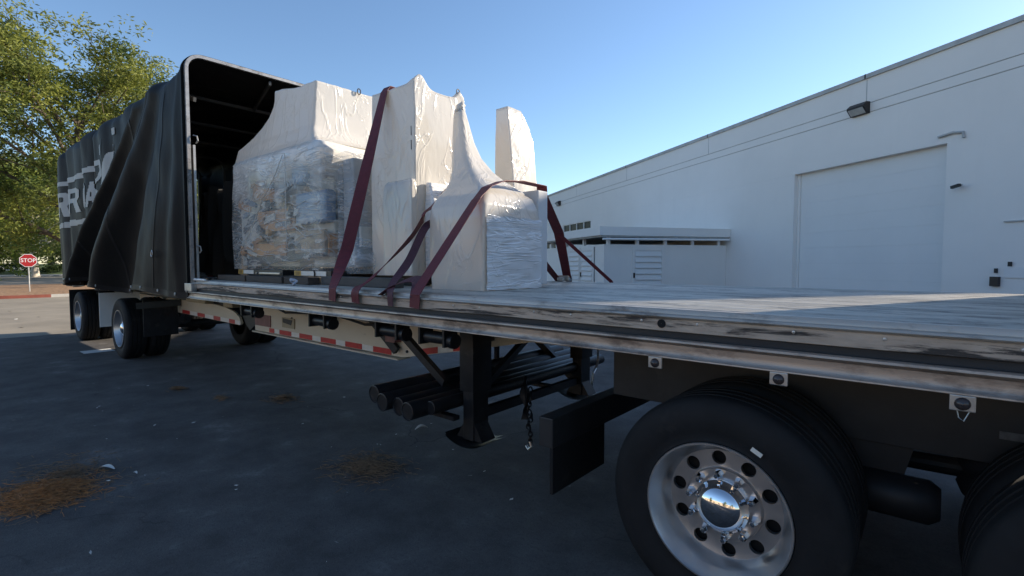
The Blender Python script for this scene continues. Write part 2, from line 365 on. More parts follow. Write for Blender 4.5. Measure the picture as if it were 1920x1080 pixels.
S('far_lawn', MB().grid(lambda i, j: (-88.02-i*6, -70+j*5, .10+ (1.1*(1-math.exp(-i*.5)) + .25*noise.noise(Vector((i*.5,j*.4,1))) if i else 0)), 22, 29), mt['grass'], smooth=60)
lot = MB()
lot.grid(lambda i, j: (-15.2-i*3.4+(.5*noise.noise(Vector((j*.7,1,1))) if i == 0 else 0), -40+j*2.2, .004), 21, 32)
S('sun_tinted_lot', lot, mt['sunpaint'])  # begins about the shadow edge; its paler colour stands in for sunshine
S('parking_line', slab(-11.78,-11.40,-.24,.20,.004), mt['stripe'])

# ------------------------------------------------------------------ white warehouse
D2 = Vector((-.825224,.564806)); N2 = Vector((.564806,.825224)); Q = 14.605
def W(a, out, z):
    p = Vector((CX, CY)) + D2*a + N2*(Q-out); return (p.x, p.y, z)
def wbox(mb, a0, a1, o0, o1, z0, z1):
    vs = [W(a0,o0,z0),W(a1,o0,z0),W(a1,o1,z0),W(a0,o1,z0),W(a0,o0,z1),W(a1,o0,z1),W(a1,o1,z1),W(a0,o1,z1)]
    return mb.add(vs, [(0,3,2,1),(4,5,6,7),(0,1,5,4),(1,2,6,5),(2,3,7,6),(3,0,4,7)])
bl = T('warehouse', 'long white stucco warehouse with a recessed roll-up door behind the trailer', 'warehouse', W(20,0,0))
A0, A1, DEP = 5.25, 62.0, -22.0
dl, dr, dt = 14.62, 9.71, 4.74
wa0, wa1, wz0, wz1 = 31.75, 36.9, 3.5, 4.52
ga0, ga1 = 38.4, 41.4
P('wall', wbox(wbox(wbox(wbox(wbox(wbox(wbox(wbox(wbox(MB(), A0, dr, 0, -.4, 0, dt), dl, wa0, 0, -.4, 0, dt-.002), wa0, wa1, 0, -.4, 0, wz0), wa0, wa1, 0, -.4, wz1, dt), wa1, A1, 0, -.4, 3.6, dt-.002), wa1, ga0, 0, -.4, 0, 3.6), ga1, A1, 0, -.4, 0, 3.6), A0+.01, A0+.41, -.4, DEP, 0, 5.0), A1-.41, A1-.01, -.4, DEP, 0, 5.0), mt['wall'], bl)
P('upper_wall', wbox(MB(), A0, A1, 0, DEP, dt, 6.14), mt['wall'], bl)
P('reveal', wbox(MB(), A0+.02, A1-.02, -.025, DEP+.1, 6.141, 6.165), mt['trim'], bl)
P('wall_band', wbox(MB(), A0, A1, 0, DEP, 6.166, 6.42), mt['wall'], bl)
P('reveal', wbox(MB(), A0+.02, A1-.02, -.025, DEP+.1, 6.421, 6.445), mt['trim'], bl)
P('parapet', wbox(MB(), A0, A1, 0, DEP, 6.446, 7.18), mt['wall'], bl)
cap = P('parapet_cap', wbox(MB(), A0-.06, A1, .06, DEP-.06, 7.181, 7.31), mt['trim'], bl)
for k in range(7):
    a_ = 12.0+k*7.4
    P('cap_joint', wbox(MB(), a_, a_+.04, .065, .058, 7.17, 7.315), mt['darkgap'], cap)
    P('wall_joint', wbox(MB(), a_-.015, a_+.015, .003, -.02, 6.45, 7.15), mt['trim'], bl)
# roll-up door: horizontal sections
for k in range(9):
    z0 = .02+k*.525
    P('door_panel', wbox(MB(), dr, dl, -.22, -.30, z0, min(z0+.5232, dt)), mt['wall2'], bl)
P('door_frame', wbox(MB(), dl-.09, dl-.001, -.17, -.215, 0, dt-.01), mt['wall'], bl); P('door_frame', wbox(MB(), dr+.001, dr+.09, -.17, -.215, 0, dt-.01), mt['wall'], bl)
P('door_back', wbox(MB(), dr, dl, -.32, -.38, 0, dt), mt['trim'], bl)
P('threshold', wbox(MB(), dr-.2, dl+.2, .25, .002, 0, .12), mt['concrete'], bl)
# small high window with four panes
for k in range(4):
    a_ = wa0+.08+k*(wa1-wa0-.08)/4; P('window_pane', wbox(MB(), a_, a_+(wa1-wa0-.08)/4-.02, -.10, -.12, wz0+.04, wz1-.04), mt['glass'], bl)
fr = MB()
for k in range(5):
    a_ = wa0-.02+k*(wa1-wa0-.06)/4; wbox(fr, a_, a_+.06, -.04, -.14, wz0, wz1)
P('window_frame', wbox(wbox(fr, wa0, wa1, -.035, -.145, wz0, wz0+.04), wa0, wa1, -.035, -.145, wz1-.04, wz1), mt['signwhite'], bl)
P('window_sill', wbox(MB(), wa0-.1, wa1+.1, .06, -.05, wz0-.08, wz0-.001), mt['wall'], bl)
# glazed entrance far down the wall
for k in range(2):
    for z0, z1 in ((.1, 2.3), (2.42, 3.5)):
        P('entrance_pane', wbox(MB(), ga0+.1+k*1.5, ga0+1.5+k*1.5-.1, -.12, -.14, z0, z1), mt['glass'], bl)
P('entrance_frame', wbox(wbox(wbox(wbox(wbox(MB(), ga0, ga0+.1, -.05,-.2,0,3.598), ga1-.1, ga1, -.05,-.2,0,3.598), ga0+1.42, ga0+1.58, -.05,-.2,0,3.598), ga0, ga1, -.052,-.198,2.3,2.42), ga0, ga1, -.052,-.198,3.5,3.599), mt['signwhite'], bl)
# wall lamp above the door: bronze box, angled lens
def wlamp(a, z, s=1.):
    hb = MB()
    prof = [(0, .30), (.0, -.22), (.16, -.22), (.40, .06), (.40, .14), (.22, .30)]
    vs = [W(a-.42*s, o_*s+.002, z+h*s) for o_, h in prof]+[W(a+.42*s, o_*s+.002, z+h*s) for o_, h in prof]; k = len(prof)
    hb.add(vs, [tuple(range(k)), tuple(reversed(range(k, 2*k)))]+[(i, i+k, (i+1) % k+k, (i+1) % k) for i in range(k)])
    h = P('wall_lamp', hb, mt['bronze'], bl)
    lm = MB(); lm.add([W(a-.37*s, .19*s, z-.205*s), W(a+.37*s, .19*s, z-.205*s), W(a+.37*s, .403*s, z+.045*s), W(a-.37*s, .403*s, z+.045*s)], [(0,1,2,3)])
    P('lamp_lens', lm, mt['lens'], h)
wlamp(12.15, 6.27, .66); wlamp(37.6, 6.28, .7)
# conduit elbow and bell beside the roll-up door, switch boxes and sign lower down
P('conduit', MB().tube([W(9.9,.05,4.93), W(9.55,.05,4.97), W(9.32,.05,4.92), W(9.30,.05,4.78)], .035), mt['trim'], bl)
P('camera_bracket', MB().bar(W(9.34,.0,3.60), W(9.34,.22,3.55), .05, .04), mt['trim'], bl)
P('camera_head', MB().bar(W(9.42,.22,3.53), W(9.22,.24,3.57), .08, .07), mt['frame'], bl)
P('switch_box', wbox(MB(), 8.41, 8.58, .10, .001, 1.04, 1.27), mt['bronze'], bl)
P('button_box', wbox(MB(), 8.47, 8.52, .06, .001, 1.36, 1.47), mt['frame'], bl)
P('notice_board', wbox(MB(), 7.2, 8.34, .03, .001, 1.25, 1.50), mt['wall2'], bl)
P('notice_clip', wbox(MB(), 8.18, 8.26, .05, .031, 1.52, 1.63), mt['frame'], bl)
P('drip_edge', wbox(MB(), 7.0, 8.38, .05, .001, 2.57, 2.60), mt['trim'], bl)
# unseen low wing, added to shade the ground but not the deck
wg = T('shade_annex', 'added unseen white annex shading the ground from the end of the white warehouse', 'building', W(-8,0,0))
P('wall', wbox(MB(), -28, A0-.01, -.3, DEP, 0, 5.3), mt['wall'], wg); P('parapet_cap', wbox(MB(), -28.06, A0-.012, -.24, DEP, 5.301, 5.45), mt['trim'], wg)  # wall and cap of the added unseen annex, there only for its shade

# utility enclosure standing out from the wall
sh = T('utility_enclosure', 'white utility enclosure with louvred doors and a flat canopy beside the warehouse', 'enclosure', W(20,3,0))
SA0, SA1, SO = 18.1, 26.0, 5.7
P('end_wall', wbox(MB(), SA0, SA0+.15, .01, SO, 0, 2.34), mt['wall'], sh); P('front_wall', wbox(MB(), SA0+.151, SA1, SO-.15, SO, 0, 2.34), mt['wall'], sh)
P('end_wall', wbox(MB(), SA1-.15, SA1-.001, .01, SO-.151, 0, 2.34), mt['wall'], sh)
P('canopy', wbox(MB(), SA0-.25, SA1+.2, .012, SO+.3, 2.68, 3.02), mt['wall'], sh)
P('canopy_soffit', wbox(MB(), SA0-.2, SA1+.1, .03, SO+.2, 2.62, 2.679), mt['trim'], sh)
P('gutter', MB().tube([W(SA0-.3,.1,2.56), W(SA0-.3,3,2.545), W(SA0-.3,SO+.2,2.53)], .045), mt['wall2'], sh)
for k in range(5): P('post', wbox(MB(), SA0+.02, SA0+.14, .3+k*1.28, .42+k*1.28, 2.341, 2.62), mt['wall'], sh)
for k in range(3): P('post', wbox(MB(), SA0+2+k*2, SA0+2.12+k*2, SO-.14, SO-.02, 2.341, 2.62), mt['wall'], sh)
def louvre(kind, c, width, z0, z1, cols, n_, opened=False):
    # kind 'end': on the end wall facing the trailer front; 'front': on the front wall
    def wb(u0, u1, d0, d1, za, zb):
        mb = MB()
        return wbox(mb, SA0-d1, SA0-d0, c+u0, c+u1, za, zb) if kind == 'end' else wbox(mb, c+u0, c+u1, SO+d0, SO+d1, za, zb)
    d = P('louvre_door', wb(-width/2, width/2, .002, .03, z0, z1), mt['wall2'], sh)
    for side in (-1, 1): P('door_stile', wb(*sorted((side*width/2, side*(width/2-.12))), .031, .06, z0, z1), mt['wall'], d)
    P('door_rail', wb(-width/2+.121, width/2-.121, .031, .06, z1-.14, z1), mt['wall'], d); P('door_rail', wb(-width/2+.121, width/2-.121, .031, .06, z0, z0+.14), mt['wall'], d)
    for k in range(n_):
        z = z0+.17+k*(z1-z0-.36)/n_; h = (z1-z0-.36)/n_
        mb = MB(); u0, u1 = -width/2+.13, width/2-.13
        pr = [(.034, z+h*.98), (.034, z+h*.86), (.085, z+h*.12), (.085, z+h*.24)]
        vs = []
        for u in (u0, u1):
            for dd, zz in pr: vs.append(W(SA0-dd, c+u, zz) if kind == 'end' else W(c+u, SO+dd, zz))
        mb.add(vs, [(0,1,2,3), (7,6,5,4), (0,4,5,1), (1,5,6,2), (2,6,7,3), (3,7,4,0)])
        P('louvre_slat', mb, mt['wall2'], d)
    P('door_latch', wb(width/2-.10, width/2-.04, .061, .10, (z0+z1)/2-.25, (z0+z1)/2-.05), mt['bronze'], d)
    P('door_gap', wb(-width/2-.025, -width/2-.003, .002, .012, z0, z1), mt['darkgap'], d)
louvre('end', 3.75, 1.45, .25, 2.26, 1, 7)
louvre('front', 19.6, 1.3, .25, 2.26, 1, 8); louvre('front', 21.0, 1.3, .25, 2.26, 1, 8)
# ------------------------------------------------------------------ tan building across the lot, behind the viewer (shows in the hub cap)
tb = T('tan_warehouse', 'long tan stucco building across the sunny lot', 'building', (0,-38,0))
P('wall', MB().box(-60,45,-52,-38,0,6.6), mt['tan'], tb); P('parapet_cap', MB().box(-60.1,45.1,-52.1,-37.9,6.601,6.9), mt['trim'], tb)
for k in range(9):
    f_ = P('window', MB().box(-52+k*11,-48+k*11,-37.99,-37.93,1.0,3.4), mt['trim'], tb); P('pane', MB().box(-51.8+k*11,-48.2+k*11,-37.929,-37.91,1.2,3.2), mt['glass'], f_)

# ------------------------------------------------------------------ trailer
XR, XF = -14.45, 0.55
tr = T('flatbed_trailer', 'long flatbed trailer with worn aluminium side rail and cream frame beams', 'trailer', (-7,1.3,0))
ny = 14; y0d, y1d = .075, 2.525; pw = (y1d-y0d)/ny
for k in range(ny):
    ya = y0d+k*pw; yb = ya+pw-.004
    prof = [(ya,1.36)]; prof.append((ya,1.392))
    for q in range(4):
        s0 = ya+.006+q*(pw-.016)/4; s1 = s0+(pw-.016)/4
        prof += [(s0+.004,1.396), (s1-.012,1.396), (s1-.008,1.390), (s1-.001,1.390)]
    prof += [(yb,1.394), (yb,1.36)]
    P('deck_plank', MB().extr_x(prof, XR+.05, XF-.05), mt['deck'], tr)
def sideprof(pts, far): return [((2.6-y) if far else y, z) for y, z in pts]
for far in (False, True):
    P('deck_edge_rail', MB().extr_x(sideprof([(.072,1.394),(.072,1.32),(.03,1.32),(.012,1.352),(0,1.356),(-.004,1.362),(0,1.369),(.03,1.372),(.034,1.388),(.040,1.394)], far), XR, XF), mt['lip'], tr, 40)
    P('worn_strip', MB().extr_x(sideprof([(.012,1.351),(.029,1.351),(.029,1.292),(.014,1.296)], far), XR, XF), mt['worn'], tr)
    P('track_channel', MB().extr_x(sideprof([(.028,1.319),(.06,1.319),(.06,1.20),(.012,1.20),(.012,1.252),(.030,1.262),(.034,1.299)], far), XR, XF), mt['groove'], tr)
    P('track_rail', MB().extr_x(sideprof([(.011,1.253),(.004,1.264),(-.030,1.267),(-.039,1.262),(-.041,1.254),(-.034,1.248),(-.023,1.240),(-.0225,1.222),(-.024,1.204),(-.0285,1.193),(-.036,1.187),(-.037,1.182),(-.030,1.179),(-.010,1.181),(.011,1.19)], far), XR, XF), mt['rail'], tr, 40)
for k in range(36): P('crossmember', MB().box(-14.2+k*.405,-14.12+k*.405,.08,2.52,1.24,1.355), mt['frame'], tr)
# frame beams, web and flange
main = [(-6.74,.73),(-3.69,.738),(-2.92,.884),(-2.2,1.03),(.3,1.05),(.3,1.235),(-6.74,1.235)]
rear = [(-14.2,.80),(-9.45,.775),(-7.22,.755),(-7.17,.785),(-7.23,.86),(-7.38,.925),(-7.7,.975),(-8.13,.996),(-9.0,.996),(-14.2,1.0)]
for yb, nm in ((.70,'near'),(1.86,'far')):
    P('frame_beam', MB().prism_xz(main, yb, yb+.03), mt['cream'], tr); P('rear_beam', MB().prism_xz(rear, yb, yb+.03), mt['cream'], tr)
    P('beam_web', MB().box(-14.2,-6.76,yb+.031,yb+.06,.99,1.235), mt['frame'], tr)
    P('beam_flange', MB().box(-6.72,-3.70,yb-.05,yb+.10,.715,.7295), mt['cream'], tr)
reds = [(-6.334,-6.2),(-6.065,-5.771),(-5.58,-5.292),(-5.109,-4.808),(-4.625,-4.329),(-4.14,-3.853)]
def zb(x): return .73+.008*(x+6.74)/3.05 if x < -3.69 else .738+(x+3.69)*.146/.77
def tape(x0, x1, mat, zf, h=.058):
    P('reflective_tape', MB().prism_xz([(x0,zf(x0)+.004),(x1,zf(x1)+.004),(x1,zf(x1)+h),(x0,zf(x0)+h)], .696, .699), mat, tr)
for i, (a, b_) in enumerate(reds):
    tape(a, b_, mt['redtape'], zb)
    if i < len(reds)-1: tape(b_+.004, reds[i+1][0]-.004, mt['whitetape'], zb)
for a, b_ in ((-3.497,-3.209),(-3.018,-2.75)): tape(a, b_, mt['redtape'], zb)
tape(-3.205,-3.022, mt['whitetape'], zb)
def zr(x): return .775-.020*(x+9.45)/2.23
for i, x in enumerate((-9.44,-9.096,-8.77,-8.46,-8.125,-7.866,-7.563,-7.364)):
    tape(x, (-9.096,-8.77,-8.46,-8.125,-7.866,-7.563,-7.364,-7.19)[i]-.004, mt['redtape'] if i % 2 == 0 else mt['whitetape'], zr, .06)
P('placard', MB().box(-6.72,-6.29,.690,.698,.80,.945), mt['placard'], tr)
nb = P('number_plate', MB().box(-5.98,-5.68,.688,.698,.83,.95), mt['plate'], tr); P('plate_slot', MB().prism_xz([(-5.95,.89),(-5.75,.87),(-5.72,.93),(-5.95,.94)], .683, .687), mt['frame'], nb)
P('air_box', MB().bbox(-8.95,-8.15,.60,.72,1.0,1.10), mt['plate'], tr); P('air_box', MB().bbox(-7.55,-7.25,.62,.76,.99,1.09), mt['plate'], tr)
P('hanger', MB().prism_xz([(-7.5,1.2),(-6.76,1.2),(-6.80,.80),(-7.0,.70),(-7.14,.78)], .74, .80), mt['frame'], tr); P('hanger', MB().prism_xz([(-7.5,1.2),(-6.76,1.2),(-6.80,.80),(-7.0,.70),(-7.14,.78)], 1.80, 1.86), mt['frame'], tr)
for xx, zz in ((-5.75,.95),(-5.1,.955),(-4.05,.93),(-3.62,.80),(-3.62,.90),(-5.3,1.02)):
    P('beam_bolt', MB().lathe([(.001,-.012),(.012,-.012),(.014,0)], (xx,.70,zz), 8), mt['frame'], tr)
P('air_hose', MB().tube([(-6.1,.62,1.10),(-5.7,.60,1.03),(-5.2,.60,1.06),(-4.9,.60,.99),(-4.6,.6,1.07),(-4.1,.58,1.02),(-3.6,.6,1.05)], .014), mt['black'], tr)
P('hose_bracket', MB().prism_xz([(-5.02,1.2),(-4.86,1.2),(-4.92,.92),(-4.95,.90)], .64, .66), mt['placard'], tr)
P('brace_bar', MB().bar((-4.05,.62,1.08),(-3.72,.66,.80), .04, .075), mt['frame'], tr)
P('gusset', MB().box(-3.84,-3.70,.62,.695,.88,1.2), mt['placard'], tr)
# strap winches under the rail
for x in (-4.01,-3.04,-2.54,-5.4):
    wn = P('strap_winch', MB().tube([(x-.10,.10,1.10),(x+.10,.10,1.10)], .042, 14), mt['black'], tr, 40)
    P('winch_frame', MB().box(x-.13,x-.112,.04,.16,1.05,1.199), mt['black'], wn); P('winch_frame', MB().box(x+.112,x+.13,.04,.16,1.05,1.199), mt['black'], wn)
    P('winch_cap', MB().tube([(x+.131,.10,1.09),(x+.175,.10,1.09)], .05, 14), mt['black'], wn, 40)
# side marker lamps
for x in (-.941,-.438,.093):
    mk_ = P('marker_lamp', MB().bbox(x-.032,x+.032,-.030,-.018,1.128,1.179,.003), mt['steel'], tr); P('marker_lens', MB().lathe([(.001,-.016),(.012,-.014),(.019,-.006),(.021,0)], (x,-.030,1.152), 16), mt['marker'], mk_, 50)
P('lamp_wire', MB().tube([(.08,-.02,1.13),(.085,-.022,1.105),(.098,-.022,1.095),(.112,-.02,1.13)], .0018, 5), mt['steel'], tr)
# rail wear: stake-pocket hole, bolts
P('rail_hole', MB().lathe([(.001,-.001),(.020,-.0008)], (-.93,.011,1.327), 18), mt['hole'], tr)
for k in range(22): P('rail_bolt', MB().lathe([(.001,-.004),(.006,-.003),(.007,0)], (-6.5+k*.32+.05*math.sin(k*3),.012,1.335), 8), mt['steel'], tr)
# landing gear
def leg(x0, x1, y0, y1, lab):
    l = P('landing_leg', MB().bbox(x0,x1,y0,y1,.66,1.235,.008), mt['black'], tr, 40)
    P('leg_tube', MB().bbox(x0+.018,x1-.018,y0+.018,y1-.018,.30,.66,.006), mt['black'], l)
    cx_, cy_ = (x0+x1)/2, (y0+y1)/2
    def foot(i, j):
        u, v_ = -1+2*i/8, -1+2*j/4; return (cx_+u*.19, cy_+v_*.14, .265+.05*abs(u)**2.2)
    fb = MB().grid(foot, 9, 5).grid(lambda i, j: (lambda p: (p[0],p[1],p[2]+.02))(foot(i,j)), 9, 5)
    P('leg_foot', fb, mt['black'], l, 40); P('foot_gusset', MB().prism_xz([(cx_-.13,.305),(cx_+.13,.305),(cx_+.05,.43),(cx_-.05,.43)], cy_-.07, cy_+.07), mt['black'], l)
    return l
leg(-2.64,-2.50,.40,.60,'near'); leg(-2.72,-2.58,2.0,2.2,'far')
P('leg_crossbar', MB().bar((-2.57,.60,.475),(-2.66,2.0,.44), .05, .07), mt['black'], tr)
P('leg_brace', MB().bar((-3.46,.52,1.0),(-2.90,.50,.66), .05, .06), mt['black'], tr)
P('leg_brace', MB().bar((-3.35,2.1,.90),(-2.72,2.1,.42), .05, .07), mt['black'], tr)
P('leg_brace', MB().bar((-2.60,.62,.66),(-2.72,1.75,1.20), .05, .05), mt['black'], tr)
P('gear_shaft', MB().tube([(-2.57,.60,1.02),(-2.65,2.0,1.02)], .018), mt['black'], tr)
P('crank_handle', MB().tube([(-2.62,2.2,.92),(-2.60,2.34,.92),(-2.60,2.345,.60),(-2.62,2.34,.52),(-2.60,2.25,.48),(-2.6,2.22,.35)], .012), mt['steel'], tr)
# hanging chain with a rag of strapping
ch = MB()
for k in range(15):
    z = .58-k*.030; xx = -2.45+.012*math.sin(k*1.1); yy = 1.0+.010*math.cos(k*1.7); a = (k % 2)*math.pi/2+.3
    ring = [(xx+.016*math.cos(t)*math.cos(a), yy+.016*math.cos(t)*math.sin(a), z+.024*math.sin(t)) for t in [2*math.pi*i/10 for i in range(11)]]
    ch.tube(ring, .006, 5, False)
P('safety_chain', ch, mt['black'], tr, 50)
P('chain_hook', MB().tube([(-2.45,1.0,.16),(-2.43,1.0,.12),(-2.46,1.0,.09),(-2.49,1.01,.11)], .012), mt['steel'], tr)
P('hanging_strap', MB().grid(lambda i, j: (-2.47+.02*math.sin(j*1.3+i)+(i-2)*.018*(1-.05*j), .97+.02*math.cos(j*.9+i*2), .70-j*.045), 5, 9), mt['black'], tr, 60)
# rack tray under the pipes
P('rack_bar', MB().box(-3.25,-2.60,.30,.36,.465,.495), mt['black'], tr); P('rack_bar', MB().box(-3.25,-2.60,1.5,1.56,.465,.495), mt['black'], tr); P('rack_bar', MB().box(-3.25,-2.75,2.3,2.36,.465,.495), mt['black'], tr)
for yy in (1.53,2.33): P('rack_hanger', MB().box(-3.29,-3.255,yy-.02,yy+.02,.466,1.235), mt['black'], tr)
# front bulkhead
P('bulkhead', MB().bbox(.555,.60,.0,2.6,1.2,4.05,.012), mt['rail'], tr)
for k in range(5): P('bulkhead_post', MB().bbox(.60,.66,.12+k*.56,.20+k*.56,1.25,4.0,.008), mt['rail'], tr)

# wheels (axis along Y, outer face towards -Y at y=0)
tyre_prof = [(.30,.010),(.315,-.004),(.33,.002),(.36,-.006),(.40,-.012),(.44,-.010),(.468,.000),(.487,.012),(.497,.022),(.503,.034)]
for gx in (.085,.145,.205): tyre_prof += [(.507,gx-.026),(.494,gx-.022),(.494,gx-.014),(.508,gx-.010)]
tyre_prof += [(.503,.246),(.495,.26),(.47,.28),(.44,.288),(.36,.285),(.31,.275),(.295,.26)]
rim_prof = [(.286,.045),(.303,.016),(.311,-.006),(.309,-.012),(.302,-.012),(.293,.004),(.283,.030),(.272,.050),(.262,.075),(.256,.108),(.246,.122)]
def ring_with_holes(mb, r0, r1, rh, hr, nh, y, seg=6):
    # flat annulus with round hand holes, built per sector
    for k in range(nh):
        a0 = 2*math.pi*k/nh; da = 2*math.pi/nh
        outer = []
        m_ = 24
        for i in range(m_):
            t = 2*math.pi*i/m_
            # boundary of the sector cell as a square-ish loop in (angle, radius)
            cx_, cz_ = math.cos(t), math.sin(t); q = max(abs(cx_), abs(cz_))
            outer.append((a0+da/2+da/2*cx_/q, (r0+r1)/2+(r1-r0)/2*cz_/q))
        b = len(mb.v)
        ac = a0+da/2
        for (an, rr) in outer: mb.v.append((rr*math.cos(an), y, rr*math.sin(an)))
        er, et = Vector((math.cos(ac), 0, math.sin(ac))), Vector((-math.sin(ac), 0, math.cos(ac)))
        for i in range(m_):
            t = 2*math.pi*i/m_; p = er*(rh+hr*math.sin(t))+et*(hr*math.cos(t)); mb.v.append((p.x, y, p.z))
        for i in range(m_):
            p = er*(rh+hr*math.sin(2*math.pi*i/m_))+et*(hr*math.cos(2*math.pi*i/m_)); mb.v.append((p.x, y+.022, p.z))
        for i in range(m_):
            i2 = (i+1) % m_
            mb.f.append((b+i, b+i2, b+m_+i2, b+m_+i)); mb.f.append((b+m_+i, b+m_+i2, b+2*m_+i2, b+2*m_+i))
def rot_mb(mb, ang, c):
    ca, sa = math.cos(ang), math.sin(ang)
    mb.v = [(c[0]+x*ca-z*sa, c[1]+y, c[2]+x*sa+z*ca) for x, y, z in mb.v]; return mb
def wheel(parent, x, y, side=1, dish=True, detail=True, ang=.0):
    c = (x, y, .507)
    def place(mb):
        if side < 0: mb.v = [(vx, -vy, vz) for vx, vy, vz in mb.v]
        return rot_mb(mb, ang, c)
    rm = MB(); rm.lathe(rim_prof, n=64)
    if detail:
        ring_with_holes(rm, .168, .2465, .2090, .0315, 10, .122)
    else: rm.lathe([(.246,.122),(.178,.122)], n=40)
    rm.lathe([(.168,.122),(.166,.112),(.162,.104),(.115,.104),(.110,.09)], n=48)
    wh = P('wheel', place(rm), mt['rim'], parent, 38)
    P('tyre', place(MB().lathe(tyre_prof, n=72)), mt['rubber'], wh, 40)
    P('wheel_back', place(MB().lathe([(.001,.17),(.28,.17),(.29,.05)], n=32)), mt['hole'], wh)
    if detail:
        for k in range(10):
            a = 2*math.pi*(k+.5)/10; cx_, cz_ = .1425*math.cos(a), .1425*math.sin(a)
            P('lug_nut', place(MB().lathe([(.001,.052),(.010,.053),(.0165,.066),(.0185,.085),(.0215,.104)], (cx_,0,cz_), 6)), mt['chrome'], wh, 30)
        P('hub_cap', place(MB().lathe([(.001,.012),(.035,.015),(.068,.025),(.092,.042),(.104,.060),(.108,.074),(.117,.078),(.119,.086),(.115,.104)], n=48)), mt['chrome'], wh, 60)
    else:
        P('hub_cap', place(MB().lathe([(.001,.03),(.05,.035),(.075,.05),(.08,.104)], n=24)), mt['steel'], wh, 50)
    return wh
def inner_tyre(parent, x, y):
    mb = MB().lathe(tyre_prof, (x, y, .507), 56); P('inner_tyre', mb, mt['rubber'], parent, 40)
for i, x in enumerate((-10.37,-13.49)):
    wheel(tr, x, .05, 1, detail=(i == 0), ang=.2); inner_tyre(tr, x, .38); wheel(tr, x, 2.55, -1, detail=False); inner_tyre(tr, x, 1.93)
    P('axle', MB().tube([(x,.6,.507),(x,2.0,.507)], .065, 14), mt['frame'], tr)
    P('spring_hanger', MB().prism_xz([(x+.55,1.2),(x+1.0,1.2),(x+.85,.62),(x+.72,.60)], .74, .84), mt['frame'], tr); P('trailing_arm', MB().bar((x+.8,.79,.66),(x-.3,.79,.52), .09, .12), mt['frame'], tr)
    P('air_spring', MB().lathe([(.13,0),(.145,.06),(.12,.12),(.145,.18),(.13,.25)], (x-.30,.79,.58), 20, 'z'), mt['rubber'], tr, 50)
P('mud_flap', MB().box(-11.75,-11.73,.06,.68,.42,1.05), mt['signwhite'], tr, label='pale mud flap between the two rear wheels')
P('mud_flap', MB().box(-14.42,-14.40,.06,.68,.14,1.02), mt['black'], tr)
P('fender_arm', MB().bar((-9.65,.12,.92),(-9.5,.7,.95), .06, .10), mt['black'], tr); P('rear_flap', MB().box(-9.62,-9.60,.20,.68,.42,1.0), mt['black'], tr)
P('rear_bumper', MB().bbox(-14.42,-14.34,.3,2.3,.42,.52,.006), mt['frame'], tr); P('rear_sill', MB().bbox(-14.50,-14.452,.05,2.55,1.15,1.38,.008), mt['rail'], tr)
P('reservoir', MB().tube([(-8.7,1.1,.92),(-7.6,1.1,.92)], .12, 20), mt['black'], tr, 40)

# pipes lying in the rack
pipepos = [(-3.16,.02,.625,2.45),(-3.035,.0,.59,2.5),(-2.91,.05,.57,2.4),(-2.785,.03,.562,2.5),(-2.69,.16,.575,2.55)]
plab = ['black steel pipe farthest back in the rack behind the landing legs','second pipe from the back in the rack under the trailer','middle black pipe in the rack under the trailer','second pipe from the front in the rack under the trailer','foremost black pipe in the rack, right behind the landing legs']
for (x, ya, z, yb), lb in zip(pipepos, plab):
    mb = MB(); r_ = .066 if x < -2.7 else .05
    mb.tube([(x,ya,z),(x,yb,z)], r_, 20, False)
    b = len(mb.v)
    for yy in (ya, yb):
        for rr, dy in ((r_,0),(r_*.90,-.002 if yy == ya else .002),(r_*.86,.004 if yy == ya else -.004),(.001,.004 if yy == ya else -.004)):
            for k in range(20): mb.v.append((x+rr*math.cos(2*math.pi*k/20), yy+dy, z+rr*math.sin(2*math.pi*k/20)))
        for j in range(3):
            for k in range(20): mb.f.append((b+j*20+k, b+j*20+(k+1) % 20, b+(j+1)*20+(k+1) % 20, b+(j+1)*20+k))
        b = len(mb.v)
    one('steel_pipe', mb, mt['black'], lb, 'pipe', 'pipes in the under-deck rack', 40)

# ------------------------------------------------------------------ tractor
tk = T('tractor_unit', 'dark tractor unit with polished drive wheel under the trailer front', 'truck', (2,1.3,0))
wheel(tk, -.69, .05, 1, ang=.12); inner_tyre(tk, -.69, .38); wheel(tk, -.69, 2.55, -1, detail=False); inner_tyre(tk, -.69, 1.93)
wheel(tk, .63, .05, 1, ang=.4); inner_tyre(tk, .63, .38); wheel(tk, .63, 2.55, -1, detail=False); inner_tyre(tk, .63, 1.93)
wheel(tk, 5.2, .05, 1, ang=.4); wheel(tk, 5.2, 2.55, -1, detail=False)
for yy in (.86,1.66): P('chassis_rail', MB().bbox(-1.60,6.2,yy,yy+.08,.74,1.02,.006), mt['frame'], tk)
for x in (-.69,.63):
    P('drive_axle', MB().tube([(x,.6,.507),(x,1.05,.507),(x,1.15,.52),(x,1.45,.52),(x,1.55,.507),(x,2.0,.507)], [.075,.085,.19,.19,.085,.075], 18), mt['frame'], tk, 50)
    P('air_spring', MB().lathe([(.13,0),(.15,.05),(.125,.1),(.15,.15),(.13,.2)], (x-.36,.9,.55), 20, 'z'), mt['rubber'], tk, 50)
    P('brake_chamber', MB().tube([(x+.42,.76,.515),(x+.47,.76,.515),(x+.72,.76,.515),(x+.76,.76,.515)], [.07,.10,.10,.07], 18), mt['frame'], tk, 40)
    P('suspension_arm', MB().prism_xz([(x+.2,.75),(x+.66,.75),(x+.62,.58),(x+.3,.45)], .78, .85), mt['frame'], tk)
P('drive_shaft', MB().tube([(-.69,1.3,.52),(.63,1.3,.55),(3.0,1.3,.62)], .05, 14), mt['frame'], tk)
P('fifth_wheel', MB().bbox(-.75,.25,.75,1.85,1.05,1.13,.02), mt['frame'], tk)
